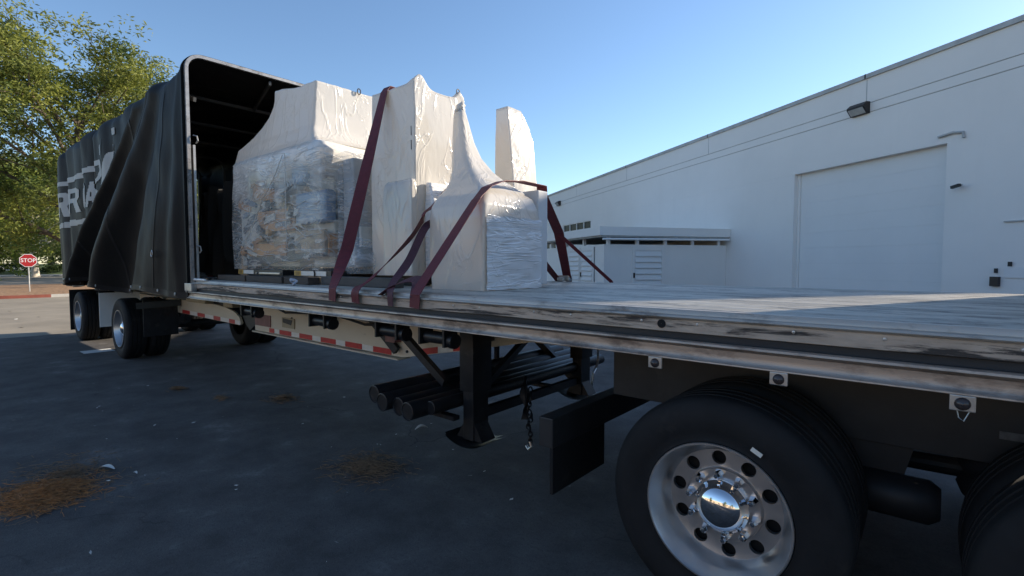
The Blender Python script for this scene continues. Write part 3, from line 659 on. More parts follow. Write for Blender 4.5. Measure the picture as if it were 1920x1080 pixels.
P('flap_bar', MB().bbox(-1.68,-1.585,.09,2.5,.565,.735,.008), mt['frame'], tk, label='dark box bar across the tail carrying the mud flaps')
for ya in (.10,1.95): P('mud_flap', MB().box(-1.61,-1.59,ya,ya+.58,.30,.566), mt['rubber'], tk)
P('frame_end_plate', MB().bbox(-1.56,.45,.74,.76,.75,1.16,.004), mt['frame'], tk)
P('warning_sticker', MB().box(.245,.33,.735,.739,.865,.898), mt['sticker'], tk)
P('paint_tick', MB().bar((-.545,.034,.835),(-.505,.035,.812), .003, .018), mt['whitelabel'], tk)
cabp = [(2.2,.75),(5.95,.75),(6.1,1.2),(6.0,1.9),(4.7,2.1),(4.15,3.2),(3.6,3.75),(2.4,3.95),(2.2,3.85)]
P('cab', MB().prism_xz(cabp, .12, 2.48), mt['cabpaint'], tk)
P('windscreen', MB().add([(4.69,.3,2.14),(4.69,2.3,2.14),(4.20,2.25,3.13),(4.20,.35,3.13)], [(0,1,2,3)]), mt['glass'], tk)
for yy in (.112,2.486): P('side_window', MB().prism_xz([(3.2,2.1),(4.45,2.1),(4.1,2.85),(3.2,2.85)], yy, yy+.004), mt['glass'], tk)
P('fuel_tank', MB().tube([(1.6,.42,.72),(3.3,.42,.72)], .30, 28), mt['rim'], tk, 40)

# ------------------------------------------------------------------ rolling tarp on the trailer rear
tp = T('rolling_tarp', 'black rolling tarp bunched in folds over the trailer rear with white lettering', 'tarp', (-10.6,1.3,1.2))
XA = -6.78; ZT = 4.03
def sm(a, b_, x):
    t = max(0., min(1., (x-a)/(b_-a))); return t*t*(3-2*t)
RIDGES = ((.16,.10,.07),(.50,.28,.20),(1.0,.18,.44),(1.30,.09,.18),(1.68,.15,.38))     # fan position, width, depth at the hem
def fold(x, z):
    """distance of the near tarp wall outside the side plane (positive = towards the viewer)"""
    wv = (XA-x)/(1+.74*max(0., 3.9-z)) + .05*noise.noise(Vector((x*.6, z*.7, 1.7)))
    low = sm(3.95, 1.45, z); b_ = 0.
    for wi, sg, am in RIDGES:
        t = (wv-wi)/(sg if wv < wi else sg*.55); b_ += am*(.16+.84*low)*math.exp(-t*t)
    b_ += .045*low*(1-sm(1.6,1.9,wv))*math.sin(wv*23+2*noise.noise(Vector((wv*3, z, 4))))*.35
    rearw = sm(1.75, 2.05, wv)
    soft = rearw*(.030*math.sin(x*5.3+.6*z)+.022*math.sin(x*9.1+z*1.1)+.06*noise.noise(Vector((x*1.1, z*.5, 9))))
    tuck = -.10*rearw*math.exp(-((x+11.35+.1*(z-2.5))/.16)**2)
    cre = .02*noise.noise(Vector((x*1.8+z*.9, z*1.3, 5)))+.008*noise.noise(Vector((x*5, z*3, 7)))
    return (b_+soft+tuck+cre)*sm(.0, .25, XA-x)
def hem(x): return 1.20+.03*math.sin(x*2.1)-.10*sm(5.2, 7.2, XA-x)+.07*math.sin(x*3.7)*sm(1.0,3,XA-x)*(1-sm(4.4,5.4,XA-x))
def roof(x): return -.07*(.5-.5*math.cos((x-XA)*2*math.pi/1.25))+.03*noise.noise(Vector((x*3, 1, 2)))-.05*sm(6.5,7.6,XA-x)
def tarp_pt(x, v):   # v 0..1 along the section: near hem, wall, near corner, roof, far corner, far wall
    rc = .22; zt = ZT+roof(x); h0 = hem(x)
    segs = [zt-rc-h0, rc*math.pi/2, 2.6-2*rc, rc*math.pi/2, zt-rc-1.2]; tot = sum(segs); s_ = v*tot
    if s_ <= segs[0]:
        z = h0+s_; return (x, -.02-fold(x, z), z)
    s_ -= segs[0]
    f0 = fold(x, zt-rc)
    if s_ <= segs[1]:
        a = s_/segs[1]*math.pi/2; return (x, rc-(rc+.02+f0*math.cos(a))*math.cos(a), zt-rc+rc*math.sin(a))
    s_ -= segs[1]
    if s_ <= segs[2]:
        k = s_/segs[2]; return (x, rc+s_, zt+.04*math.sin(math.pi*k)*math.sin(x*4.0)*.5)
    s_ -= segs[2]
    if s_ <= segs[3]:
        a = s_/segs[3]*math.pi/2; return (x, 2.6-rc+(rc+.02)*math.sin(a), zt-rc+rc*math.cos(a))
    s_ -= segs[3]; z = zt-rc-s_; return (x, 2.62+.6*fold(x+.3, z)-.12*abs(math.sin(x*5))*sm(3.8,1.5,z), z)
NU, NV = 400, 300
vv = [j/(NV-1) for j in range(NV)]
def warp(t): return t
P('tarp_skin', MB().grid(lambda i, j: tarp_pt(XA-.02-(XA-.02-XR)*i/(NU-1), vv[j]), NU, NV), mt['tarp'], tp, 50)
P('tarp_end', MB().grid(lambda i, j: (XR+.01-.03*math.sin(i*.9), -.0+2.6*i/24, 1.15+2.72*j/20), 25, 21), mt['tarp'], tp, 50)
# white print on the near side of the tarp, following the cloth
def inpoly(x, z, poly):
    c = False; n_ = len(poly)
    for i in range(n_):
        x1, z1 = poly[i]; x2, z2 = poly[(i+1) % n_]
        if (z1 > z) != (z2 > z) and x < (x2-x1)*(z-z1)/(z2-z1)+x1: c = not c
    return c
def printed(name, polys, holes=(), step=.02):
    xs = [p[0] for po in polys for p in po]; zs = [p[1] for po in polys for p in po]
    idx = {}; mb = MB()
    def vid(i, k):
        if (i, k) not in idx:
            x, z = x0+i*step, z0+k*step*.75; idx[(i, k)] = len(mb.v); mb.v.append((x, -.029-fold(x, z), z))
        return idx[(i, k)]
    x0, z0 = min(xs), min(zs); ni, nk = int((max(xs)-x0)/step)+1, int((max(zs)-z0)/(step*.75))+1
    for i in range(ni):
        for k in range(nk):
            xc, zc = x0+(i+.5)*step, z0+(k+.5)*step*.75
            if any(inpoly(xc, zc, po) for po in polys) and not any(inpoly(xc, zc, h) for h in holes):
                mb.f.append((vid(i,k), vid(i+1,k), vid(i+1,k+1), vid(i,k+1)))
    return P(name, mb, mt['print'], tp, 60)
def letter(x0, x1, z0, z1, kind):
    X = lambda u: x0+(x1-x0)*u; Z = lambda v_: z0+(z1-z0)*v_
    pt = lambda L: [(X(u), Z(v_)) for u, v_ in L]
    if kind == 'R':
        return [pt([(0,0),(0,1),(.72,1),(.95,.88),(.95,.58),(.78,.45),(1,0),(.68,0),(.5,.4),(.34,.4),(.34,0)])], [pt([(.34,.6),(.62,.6),(.66,.66),(.66,.76),(.62,.82),(.34,.82)])]
    if kind == 'O':
        return [pt([(0,.15),(.15,0),(.85,0),(1,.15),(1,.85),(.85,1),(.15,1),(0,.85)])], [pt([(.33,.2),(.67,.2),(.67,.8),(.33,.8)])]
    if kind == 'A':
        return [pt([(0,0),(.38,1),(.66,1),(1,0),(.70,0),(.62,.22),(.38,.22),(.30,0)])], [pt([(.44,.40),(.57,.40),(.51,.72)])]
for k_, a, b_ in (('R',-14.40,-13.66),('R',-13.45,-12.50),('O',-12.40,-11.86),('A',-11.84,-11.45)):
    printed('letter_'+k_.lower(), *letter(a, b_, 2.57+.02*(a+14), 3.06, k_))
printed('print_bar', [[(-14.35,3.20),(-13.75,3.20),(-13.75,3.29),(-14.35,3.29)]]); printed('print_bar', [[(-13.45,3.19),(-12.7,3.20),(-11.25,3.25),(-11.25,3.35),(-12.7,3.30),(-13.45,3.29)]])
printed('print_bar', [[(-14.4,2.33),(-13.9,2.33),(-13.9,2.44),(-14.4,2.42)]]); printed('print_bar', [[(-13.88,2.33),(-12.4,2.34),(-12.15,2.42),(-12.15,2.48),(-12.5,2.44),(-13.88,2.45)]])
printed('print_bar', [[(-11.55,2.76),(-10.35,2.62),(-10.35,2.74),(-11.55,2.92)]])
printed('print_curve', [[(-11.28,3.36),(-10.95,3.36),(-10.78,3.28),(-10.85,3.08),(-11.25,2.93),(-11.30,2.93),(-11.20,3.1)]], [[(-11.2,3.27),(-10.98,3.27),(-10.96,3.18),(-11.12,3.04),(-11.16,3.08)]])
printed('print_square', [[(-10.92,3.43),(-10.66,3.43),(-10.66,3.56),(-10.9,3.56)]])
printed('print_stroke', [[(-10.9,2.93),(-10.55,2.90),(-10.3,3.28),(-10.22,3.42),(-10.45,3.40)]])
printed('print_bar', [[(-10.25,3.40),(-9.95,3.36),(-9.9,3.46),(-10.2,3.50)]]); printed('print_bar', [[(-10.1,3.62),(-9.8,3.60),(-9.8,3.70),(-10.1,3.72)]])
P('tarp_ring', MB().tube([(-7.55+.03*math.cos(t), -.03-fold(-7.55,1.72)-.02, 1.72+.04*math.sin(t)) for t in [i*math.pi/6 for i in range(13)]], .006, 6), mt['steel'], tp)
def on_tarp(x, z, off=.006): return (x, -.02-fold(x, z)-off, z)
P('hem_band', MB().grid(lambda i, j: on_tarp(XA-.05-i*.03, hem(XA-.05-i*.03)+.005+j*.035), 254, 3), mt['tarpband'], tp, 180)
for xs_ in (-7.35,-8.75,-10.6,-12.05,-13.55):
    P('tarp_seam', MB().grid(lambda i, j: on_tarp(xs_-(i-.5)*.03-.12*(3.7-(hem(xs_)+j*.1)) *(1 if xs_ > -11 else 0), min(3.75, hem(xs_)+.02+j*.1), .005), 2, 26), mt['tarpband'], tp, 180)
for k in range(15):
    xe = XA-.25-k*.5; c_ = Vector(on_tarp(xe, hem(xe)+.05, .012))
    P('eyelet', MB().tube([tuple(c_+Vector((.016*math.cos(t), 0, .016*math.sin(t)))) for t in [i*math.pi/5 for i in range(11)]], .005, 5, False), mt['steel'], tp)
# arches: aluminium bows
def arch_path(x, y0, y1, z0, zt, rc, n_=10):
    pts = [(x, y0, z0), (x, y0, zt-rc)]
    for k in range(1, n_+1):
        a = math.pi/2*k/n_; pts.append((x, y0+rc-rc*math.cos(a), zt-rc+rc*math.sin(a)))
    for k in range(0, n_+1):
        a = math.pi/2*k/n_; pts.append((x, y1-rc+rc*math.sin(a), zt-rc+rc*math.cos(a)))
    pts.append((x, y1, z0)); return pts
def arch(x, y0, y1, z0, zt, rc, wx, wr):
    path = arch_path(x, y0, y1, z0, zt, rc); mb = MB(); n_ = len(path); b = 0
    for i, p in enumerate(path):
        t = (Vector(path[min(i+1, n_-1)])-Vector(path[max(i-1, 0)])).normalized(); nv = Vector((1,0,0)).cross(t).normalized()
        for dx, dn in ((-wx,-wr),(wx,-wr),(wx,wr),(-wx,wr)): mb.v.append(tuple(Vector(p)+Vector((dx,0,0))+nv*dn))
    for i in range(n_-1):
        for k in range(4): mb.f.append((i*4+k, i*4+(k+1) % 4, (i+1)*4+(k+1) % 4, (i+1)*4+k))
    mb.f.append((0,1,2,3)); mb.f.append(tuple(4*(n_-1)+k for k in (3,2,1,0))); return mb
fa = P('front_arch', arch(XA, .006, 2.594, 1.28, 4.056, .17, .022, .018), mt['archalu'], tp, 40)
P('arch_seal', arch(XA-.045, -.012, 2.612, 1.22, 4.066, .22, .016, .030), mt['tarp'], tp, 40)
P('inner_post', MB().box(XA-.05,XA+.02,.05,.075,1.40,3.0), mt['steel'], tp)
for k in range(5): P('tarp_bow', arch(XA-1.25-k*1.45, .10, 2.50, 1.30, 3.93, .22, .022, .020), mt['bow'], tp, 40)
P('arch_corner_stay', MB().bar((XA-.03,.10,3.55),(XA-1.2,.13,3.90), .03, .05), mt['bow'], tp); P('arch_corner_stay', MB().bar((XA-.03,2.50,3.55),(XA-1.2,2.47,3.90), .03, .05), mt['bow'], tp)
P('roof_stay', MB().bar((XA-.03,1.0,3.98),(XA-1.22,1.3,3.93), .03, .05), mt['bow'], tp)
for zz in (3.05,1.75): P('arch_hook', MB().tube([(XA+.03,.05,zz+.06),(XA+.06,.08,zz+.05),(XA+.06,.09,zz),(XA+.03,.08,zz-.03)], .008, 6), mt['steel'], tp)
P('tarp_curtain', MB().grid(lambda i, j: (-6.98-i*.05, .62+.10*math.sin(i*1.1)*(1-.03*j)+.05*math.sin(i*2.3+j*.2), 1.44+j*.085-(.04*math.sin(i*.8) if j == 0 else 0)+.05*math.sin(i*.5)*j/14), 26, 15), mt['tarp'], tp, 60)
P('roller_tube', MB().tube([(-7.3,.02,1.405),(-6.42,.02,1.405)], .014, 12), mt['tubew'], tp)
P('arch_foot', MB().bbox(XA-.12,XA+.10,-.045,.02,1.268,1.36,.006), mt['steel'], tp)

# ------------------------------------------------------------------ wrapped cargo
def rrect(x0, x1, y0, y1, r, n_):
    """n_ points round a rounded rectangle, evenly parametrised per side"""
    r = max(.002, min(r, (x1-x0)*.49, (y1-y0)*.49)); pts = []
    q = n_//4; cs = q//4; ed = q-cs
    sides = [((x0+r,y0),(x1-r,y0),(x1-r,y0+r),-90),((x1,y0+r),(x1,y1-r),(x1-r,y1-r),0),((x1-r,y1),(x0+r,y1),(x0+r,y1-r),90),((x0,y1-r),(x0,y0+r),(x0+r,y0+r),180)]
    for a, b_, c, an in sides:
        for k in range(ed): t = k/ed; pts.append((a[0]+(b_[0]-a[0])*t, a[1]+(b_[1]-a[1])*t))
        for k in range(cs): t = R(an)+math.pi/2*k/cs; pts.append((c[0]+r*math.cos(t), c[1]+r*math.sin(t)))
    return pts
def loft(rings, nper=128, dz=.02, amp=.010, seed=0., cap=True, capz=None, stretch=(2.6,2.6,3.4)):
    """rings: (z,x0,x1,y0,y1,r) -> skin with film wrinkles"""
    zs = []; 
    for a, b_ in zip(rings[:-1], rings[1:]):
        k = max(1, int((b_[0]-a[0])/dz))
        for i in range(k): zs.append([a[q]+(b_[q]-a[q])*i/k for q in range(6)])
    zs.append(list(rings[-1])); 
    if cap:
        l = rings[-1]; cx_, cy_ = (l[1]+l[2])/2, (l[3]+l[4])/2
        for s_ in (.97,.9,.8,.65,.5,.35,.2,.08,.01):
            zs.append([l[0], cx_+(l[1]-cx_)*s_, cx_+(l[2]-cx_)*s_, cy_+(l[3]-cy_)*s_, cy_+(l[4]-cy_)*s_, l[5]*s_])
    ncap = 10 if cap else 0
    mb = MB(); rows = len(zs); nr = None
    for j, q in enumerate(zs):
        pts = rrect(q[1], q[2], q[3], q[4], q[5], nper); cx_, cy_ = (q[1]+q[2])/2, (q[3]+q[4])/2
        for (x, y) in pts:
            d = Vector((x-cx_, y-cy_, 0)); L = d.length or 1; d /= L
            v = Vector((x*stretch[0], y*stretch[1], q[0]*stretch[2]+seed))
            h = noise.noise(v*.55)*1.0 + noise.noise(v*1.3+Vector((3,1,2)))*.35
            k = amp*h*(1 if j < rows-ncap else .6)
            z = q[0]+(capz(x, y) if capz and j >= rows-ncap-1 else 0)+(amp*.8*noise.noise(Vector((x*9,y*9,seed))) if j >= rows-ncap else 0)
            mb.v.append((x+d.x*k, y+d.y*k, max(z, rings[0][0])))
    nn_ = len(rrect(0,1,0,1,.1,nper))
    for j in range(rows-1):
        for i in range(nn_):
            i2 = (i+1) % nn_; mb.f.append((j*nn_+i, j*nn_+i2, (j+1)*nn_+i2, (j+1)*nn_+i))
    return mb
# A: big machine, wide base and tall tower
ca = T('wrapped_machine', 'biggest wrapped load, a wide base with a tower, nearest the tarp opening', 'machine', (-5.4,1.1,1.54))
ringsA = [(1.53,-6.50,-4.42,.36,1.75,.04),(2.2,-6.52,-4.42,.36,1.75,.04),(2.68,-6.52,-4.42,.36,1.75,.05),(2.76,-6.52,-4.46,.37,1.74,.06),(2.80,-6.52,-4.60,.40,1.70,.06),(2.86,-6.52,-4.70,.42,1.65,.05),(2.95,-6.50,-4.745,.44,1.55,.04),(2.98,-6.38,-4.75,.45,1.5,.04),(3.05,-6.12,-4.755,.46,1.46,.04),(3.13,-5.92,-4.76,.47,1.42,.03),(3.22,-5.76,-4.76,.48,1.40,.03),(3.32,-5.66,-4.76,.49,1.38,.025),(3.42,-5.63,-4.76,.50,1.36,.025)]
# lower stretch film and upper white wrap are two skins
P('tower_wrap', loft(ringsA[3:], 160, .02, .012, 3.1, True, lambda x, y: .10*sm(-4.80,-5.1,x)*sm(.48,.8,y)+.10*sm(.5,1.0,y)*0+.07*sm(-5.0,-5.6,x)), mt['film'], ca, 180)
P('base_film', loft(ringsA[:5], 200, .02, .038, 7.7, False), mt['clear'], ca, 180)
P('base_cabinet', MB().bbox(-6.44,-5.95,.44,1.6,1.56,2.72,.02), mt['cabinet'], ca); P('base_cabinet', MB().bbox(-5.90,-5.2,.52,1.6,1.56,2.70,.02), mt['cabinet'], ca)
P('crate_board', MB().bbox(-5.95,-5.12,.43,.47,1.95,2.18,.006), mt['orange'], ca); P('crate_board', MB().bbox(-6.3,-5.3,.42,.45,1.68,1.82,.006), mt['orange'], ca); P('crate_board', MB().bbox(-6.05,-5.6,.42,.46,2.30,2.52,.006), mt['orange'], ca)
P('side_board', MB().bbox(-5.1,-4.52,.42,.46,1.70,1.93,.006), mt['card'], ca); P('tool_head', MB().bbox(-5.12,-4.50,.44,1.2,2.0,2.32,.03), mt['bluegrey'], ca); P('front_panel', MB().bbox(-4.9,-4.50,.52,1.6,1.56,2.66,.02), mt['cabinet'], ca)
P('tool_head', MB().bbox(-5.16,-4.92,.43,.60,2.42,2.60,.02), mt['bluegrey'], ca); P('cross_arm', MB().bar((-6.35,.45,1.98),(-5.2,.44,2.45), .05, .07), mt['cargodark'], ca); P('cross_arm', MB().bar((-6.3,.46,1.62),(-4.6,.46,1.72), .05, .10), mt['cargodark'], ca)
P('side_film', loft([(1.50,-4.45,-4.05,.50,1.20,.06),(1.60,-4.45,-4.0,.48,1.25,.08),(1.9,-4.45,-4.12,.5,1.25,.06),(2.4,-4.45,-4.22,.5,1.25,.05),(2.66,-4.45,-4.30,.52,1.2,.05)], 128, .02, .020, 21., True), mt['thin'], ca, 180)
P('side_cabinet', MB().bbox(-4.40,-4.22,.56,1.2,1.56,2.6,.02), mt['hazy'] if False else mt['trim'], ca); P('control_box', MB().bbox(-4.21,-4.17,.6,.75,1.75,1.95,.01), mt['whitelabel'], ca)
rgc = random.Random(31); pal = ['orange','card','cargodark','bluegrey','whitelabel','cabinet','orange','cargodark']
for k in range(26):
    xx, zz = rgc.uniform(-6.35,-4.62), rgc.uniform(1.64,2.5); lw, lh = rgc.uniform(.08,.34), rgc.uniform(.03,.13); tl_ = rgc.uniform(-.35,.35)
    P(rgc.choice(['bracket','panel','block']), MB().obox((xx,.435,zz), (math.cos(tl_),0,math.sin(tl_)), (0,1,0), (-math.sin(tl_),0,math.cos(tl_)), lw/2, .02, lh/2), mt[pal[k % 8]], ca)
for k in range(8):
    yy, zz = rgc.uniform(.55,1.5), rgc.uniform(1.65,2.5)
    P('panel', MB().obox((-4.478,yy,zz), (1,0,0), (0,1,0), (0,0,1), .012, rgc.uniform(.06,.2), rgc.uniform(.04,.12)), mt[pal[k % 8]], ca)
# stretched film strands
sm_ = MB()
for (a, b_) in (((-5.10,.335,2.72),(-5.10,.335,1.75)),((-6.35,.338,1.62),(-5.15,.335,2.70)),((-5.12,.335,2.2),(-4.44,.338,2.18)),((-6.2,.335,1.75),(-4.9,.335,1.62)),((-5.4,.335,2.05),(-4.6,.335,1.86))):
    pts = [Vector(a).lerp(Vector(b_), t/10)+Vector((0,0,.02*math.sin(t*1.3))) for t in range(11)]; sm_.tube(pts, .004, 5)
P('film_strands', sm_, mt['film'], ca, 180)
P('lifting_eye', MB().tube([(-4.74,.98+.02*math.cos(t),3.425+.03*math.sin(t)) for t in [i*math.pi/6 for i in range(13)]], .006, 6), mt['black'], ca)
# B: tall cabinet with a smaller box on its near side
cb = T('wrapped_machine', 'tall white wrapped cabinet in the middle with a maroon strap over its top', 'machine', (-3.55,.8,1.5))
def capB(x, y):
    return .09*math.exp(-((x+3.45)/.05)**2-((y-.73)/.07)**2)+.06*math.exp(-((x+3.46)/.05)**2-((y-1.20)/.04)**2)-.03*math.sin(math.pi*min(1,max(0,(y-.67)/.55)))
P('cabinet_wrap', loft([(1.487,-4.07,-3.43,.65,1.26,.015),(2.0,-4.07,-3.43,.65,1.26,.015),(2.5,-4.07,-3.43,.65,1.20,.018),(2.75,-4.06,-3.43,.65,1.20,.015),(3.0,-4.05,-3.43,.65,1.27,.012),(3.15,-4.04,-3.435,.65,1.26,.012)], 176, .018, .007, 11.3, True, capB), mt['film'], cb, 180)
P('front_box', loft([(1.495,-3.80,-3.40,.585,.648,.012),(2.24,-3.80,-3.40,.585,.648,.012),(2.30,-3.785,-3.405,.59,.648,.02),(2.32,-3.75,-3.415,.60,.648,.02)], 96, .02, .005, 5.5, True), mt['film'], cb, 180)
P('base_skirt', loft([(1.49,-3.42,-3.26,.74,1.3,.02),(2.1,-3.42,-3.29,.74,1.25,.03),(2.3,-3.42,-3.36,.76,1.2,.02)], 96, .02, .012, 8.8, True), mt['hazy'], cb, 180)
P('lifting_eye', MB().tube([(-3.45,1.19+.02*math.cos(t),3.20+.025*math.sin(t)) for t in [i*math.pi/6 for i in range(13)]], .005, 6), mt['black'], cb)
P('wrap_slit', MB().box(-3.475,-3.466,.6455,.648,2.70,2.78), mt['cargodark'], cb); P('wrap_slit', MB().box(-3.475,-3.466,.6455,.648,2.58,2.66), mt['cargodark'], cb)
# C: low box with film drawn up into a point
cc = T('wrapped_machine', 'low wrapped box with film drawn up into a tall point, front of the loads', 'machine', (-2.8,.85,1.397))
P('tent_wrap', loft([(1.397,-3.06,-2.49,.50,1.18,.02),(1.7,-3.08,-2.49,.50,1.18,.02),(1.95,-3.09,-2.49,.50,1.2,.03),(2.04,-3.09,-2.50,.51,1.2,.05),(2.12,-3.10,-2.54,.56,1.2,.07),(2.20,-3.11,-2.64,.66,1.18,.08),(2.28,-3.13,-2.77,.73,1.15,.08),(2.38,-3.16,-2.90,.79,1.11,.07),(2.50,-3.19,-2.995,.83,1.06,.06),(2.64,-3.215,-3.06,.865,1.03,.05),(2.78,-3.23,-3.10,.89,1.01,.04),(2.88,-3.235,-3.125,.905,.995,.035),(2.93,-3.23,-3.14,.915,.985,.03)], 160, .018, .009, 15.2, True), mt['film'], cc, 180)
P('end_cabinet', MB().bbox(-2.98,-2.53,1.215,1.35,1.42,2.21,.012), mt['wall2'], cc)
P('skirt_film', MB().grid(lambda i, j: (-2.468+.012*noise.noise(Vector((i*.25,j*.6,2))), .515+i*.0331, 1.40+j*.029+.004*math.sin(i)), 21, 20), mt['hazy'], cc, 60)
P('wrap_tail', MB().tube([(-3.18,.95,2.90),(-3.175,.955,2.95),(-3.165,.97,2.975),(-3.15,.98,2.96)], [.045,.042,.030,.010], 10), mt['film'], cc, 180)
# D: tall narrow tapered crate
cd = T('wrapped_crate', 'tall narrow white wrapped column at the far side of the deck', 'crate', (-3.4,2.0,1.397))
P('column_wrap', loft([(1.397,-3.56,-3.22,1.80,2.20,.012),(2.3,-3.54,-3.27,1.80,2.20,.012),(2.9,-3.53,-3.33,1.80,2.19,.012),(3.03,-3.525,-3.345,1.80,2.15,.012),(3.16,-3.52,-3.36,1.80,2.06,.010),(3.195,-3.52,-3.36,1.80,2.02,.01)], 112, .02, .008, 33., True), mt['film'], cd, 180)

# ------------------------------------------------------------------ dunnage, skids and labels
def timber(x0, x1, y0, y1, z0, z1, lab, mat='timber'):
    return one('timber', MB().bbox(x0,x1,y0,y1,z0,z1,.006), mt[mat], lab, 'timber', 'timbers under the loads', base=((x0+x1)/2,(y0+y1)/2,z0))
timber(-6.55,-5.80,.20,.32,1.398,1.462,'dark timber on the deck by the tarp opening, leftmost of the row')
timber(-5.76,-4.95,.20,.32,1.398,1.464,'dark timber under the yellow labels, second from the tarp opening')
timber(-4.92,-4.45,.21,.33,1.398,1.466,'short dark timber on the deck between the two labelled skids and the cabinet')
timber(-4.38,-3.30,.30,.42,1.398,1.478,'grey timber running under the tall cabinet towards the straps','greytimber')
timber(-6.4,-4.5,1.5,1.62,1.398,1.466,'dark timber under the far side of the biggest load')
timber(-4.04,-3.46,.70,.84,1.398,1.484,'near crosswise block under the tall wrapped cabinet'); timber(-4.04,-3.46,1.06,1.20,1.398,1.484,'far crosswise block under the tall wrapped cabinet')
def skid(x0, x1, lab, two):
    t = T('machine_skid', lab, 'skid', ((x0+x1)/2,.5,1.466), 'labelled skids under the biggest load')
    P('channel', MB().bbox(x0,x1,.335,.55,1.468,1.528,.004), mt['black'], t)
    l = P('yellow_label', MB().box(x0+.02,x0+.15,.330,.334,1.476,1.524), mt['yellow'], t)
    for k in range(3): P('label_print', MB().box(x0+.045,x0+.125,.328,.3295,1.484+k*.012,1.490+k*.012), mt['black'], l)
    P('white_label', MB().box(x0+.155,x0+(.42 if two else .62),.330,.334,1.478,1.522), mt['whitelabel'], t)
    if two: P('bracket', MB().bbox(x0+.58,x1-.04,.32,.334,1.480,1.500,.003), mt['steel'], t); P('bolt', MB().tube([(x0+.5,.325,1.49),(x0+.5,.335,1.49)], .012, 8), mt['steel'], t)
    else: P('tie_wire', MB().tube([(x0+.42,.325,1.47),(x0+.43,.322,1.5),(x0+.41,.325,1.53)], .008, 6), mt['black'], t)
skid(-6.30,-5.20,'labelled black skid nearer the tarp opening, under the biggest load',True); skid(-4.96,-4.26,'labelled black skid farther from the tarp opening, beneath the load corner',False)
kn = MB()
for k in range(3): kn.tube([(-4.42+.03*math.cos(t+k), .06+.02*math.sin(t*2+k), 1.425+.022*math.sin(t)+k*.006) for t in [i*math.pi/8 for i in range(17)]], .008, 6, False)
one('rope_knot', kn, mt['rope'], 'small blue and white rope knot on the deck edge', 'rope', smooth=50)
one('red_bar', MB().bbox(-7.9,-7.0,.55,.62,1.398,1.425,.006), mt['redstrip'], 'dull red bar lying on the deck just inside the tarp opening', 'bar')
cl = MB()
for k in range(5): cl.tube([(-6.95+.35*t/10+.03*math.sin(t*1.1+k), .12+.05*k*.5+.03*math.sin(t*.9+k*2), 1.405+.02*abs(math.sin(t*.7+k))) for t in range(11)], .009, 6)
one('cable_heap', cl, mt['black'], 'tangle of dark cable on the deck at the tarp opening', 'cable', smooth=50)

# ------------------------------------------------------------------ straps
def bez(pts, n_):
    """Catmull-Rom through the points"""
    pts = [Vector(p) for p in pts]; out = []
    ext = [pts[0]*2-pts[1]]+pts+[pts[-1]*2-pts[-2]]
    for i in range(len(pts)-1):
        p0, p1, p2, p3 = ext[i:i+4]
        for k in range(n_):
            t = k/n_; out.append(.5*((2*p1)+(p2-p0)*t+(2*p0-5*p1+4*p2-p3)*t*t+(3*p1-p0-3*p2+p3)*t**3))
    out.append(pts[-1]); return out
def ribbon(pts, wds, width, th=.004):
    """pts path, wds width directions at the same knots (interpolated)"""
    mb = MB(); n_ = len(pts); m_ = len(wds)
    for i, p in enumerate(pts):
        s_ = i/(n_-1)*(m_-1); k = min(int(s_), m_-2); wd = Vector(wds[k]).lerp(Vector(wds[k+1]), s_-k).normalized()
        t = (pts[min(i+1,n_-1)]-pts[max(i-1,0)]).normalized(); wd = (wd-t*wd.dot(t)).normalized(); nv = t.cross(wd)
        for a, c in ((-.5,-.5),(.5,-.5),(.5,.5),(-.5,.5)): mb.v.append(tuple(p+wd*width*a+nv*th*c))
    for i in range(n_-1):
        for k in range(4): mb.f.append((i*4+k, i*4+(k+1) % 4, (i+1)*4+(k+1) % 4, (i+1)*4+k))
    mb.f += [(3,2,1,0), tuple(4*(n_-1)+k for k in range(4))]; return mb
X_ = (1,0,0)
def lin(ps, n_=14):
    out = []
    for a, b_ in zip(ps[:-1], ps[1:]): out += [Vector(a).lerp(Vector(b_), k/n_) for k in range(n_)]
    return out+[Vector(ps[-1])]
grp = 'maroon tie-down straps'
one('tie_down_strap', ribbon(lin([(-3.66,-.012,1.30),(-3.65,-.014,1.40),(-3.74,.18,1.72),(-3.83,.635,3.14),(-3.83,.67,3.19),(-3.83,1.25,3.19),(-3.7,2.61,1.36)]), [X_,X_,(.35,.9,.1),X_,X_,X_,X_], .10), mt['strap'], 'maroon strap rising twisted from the rail and over the tall cabinet', 'strap', grp)
one('tie_down_strap', ribbon(bez([(-3.33,-.014,1.30),(-3.32,-.014,1.40),(-3.28,.10,1.49),(-3.16,.36,1.78),(-3.115,.47,1.95),(-3.16,.60,2.05),(-3.2,1.2,2.3),(-3.25,2.61,1.37)], 10), [X_,X_,(.8,.3,.5),(.7,-.3,.6),(.6,-.5,.6),X_,X_,X_], .095), mt['strap'], 'maroon strap slanting up across the small box on the tall cabinet', 'strap', grp)
one('tie_down_strap', ribbon(bez([(-2.90,-.014,1.30),(-2.90,-.014,1.40),(-2.98,.08,1.47),(-3.02,.25,1.62),(-3.09,.46,1.87),(-3.12,.62,1.98)], 10), [X_,X_,(.6,.7,.3),(.3,.9,0),(.3,.9,0),X_], .06), mt['strap2'], 'purple grey strap hanging slack beside the low box', 'strap', grp)
one('tie_down_strap', ribbon(bez([(-3.02,-.014,1.372),(-2.92,.05,1.45),(-2.78,.10,1.49),(-2.68,.05,1.45),(-2.64,-.014,1.38)], 8), [(0,1,.3),(0,.9,.3),(0,.8,.5),(0,.9,.3),X_], .08), mt['strap2'], 'loose purple grey loop of strap lying on the rail between two straps', 'strap', grp)
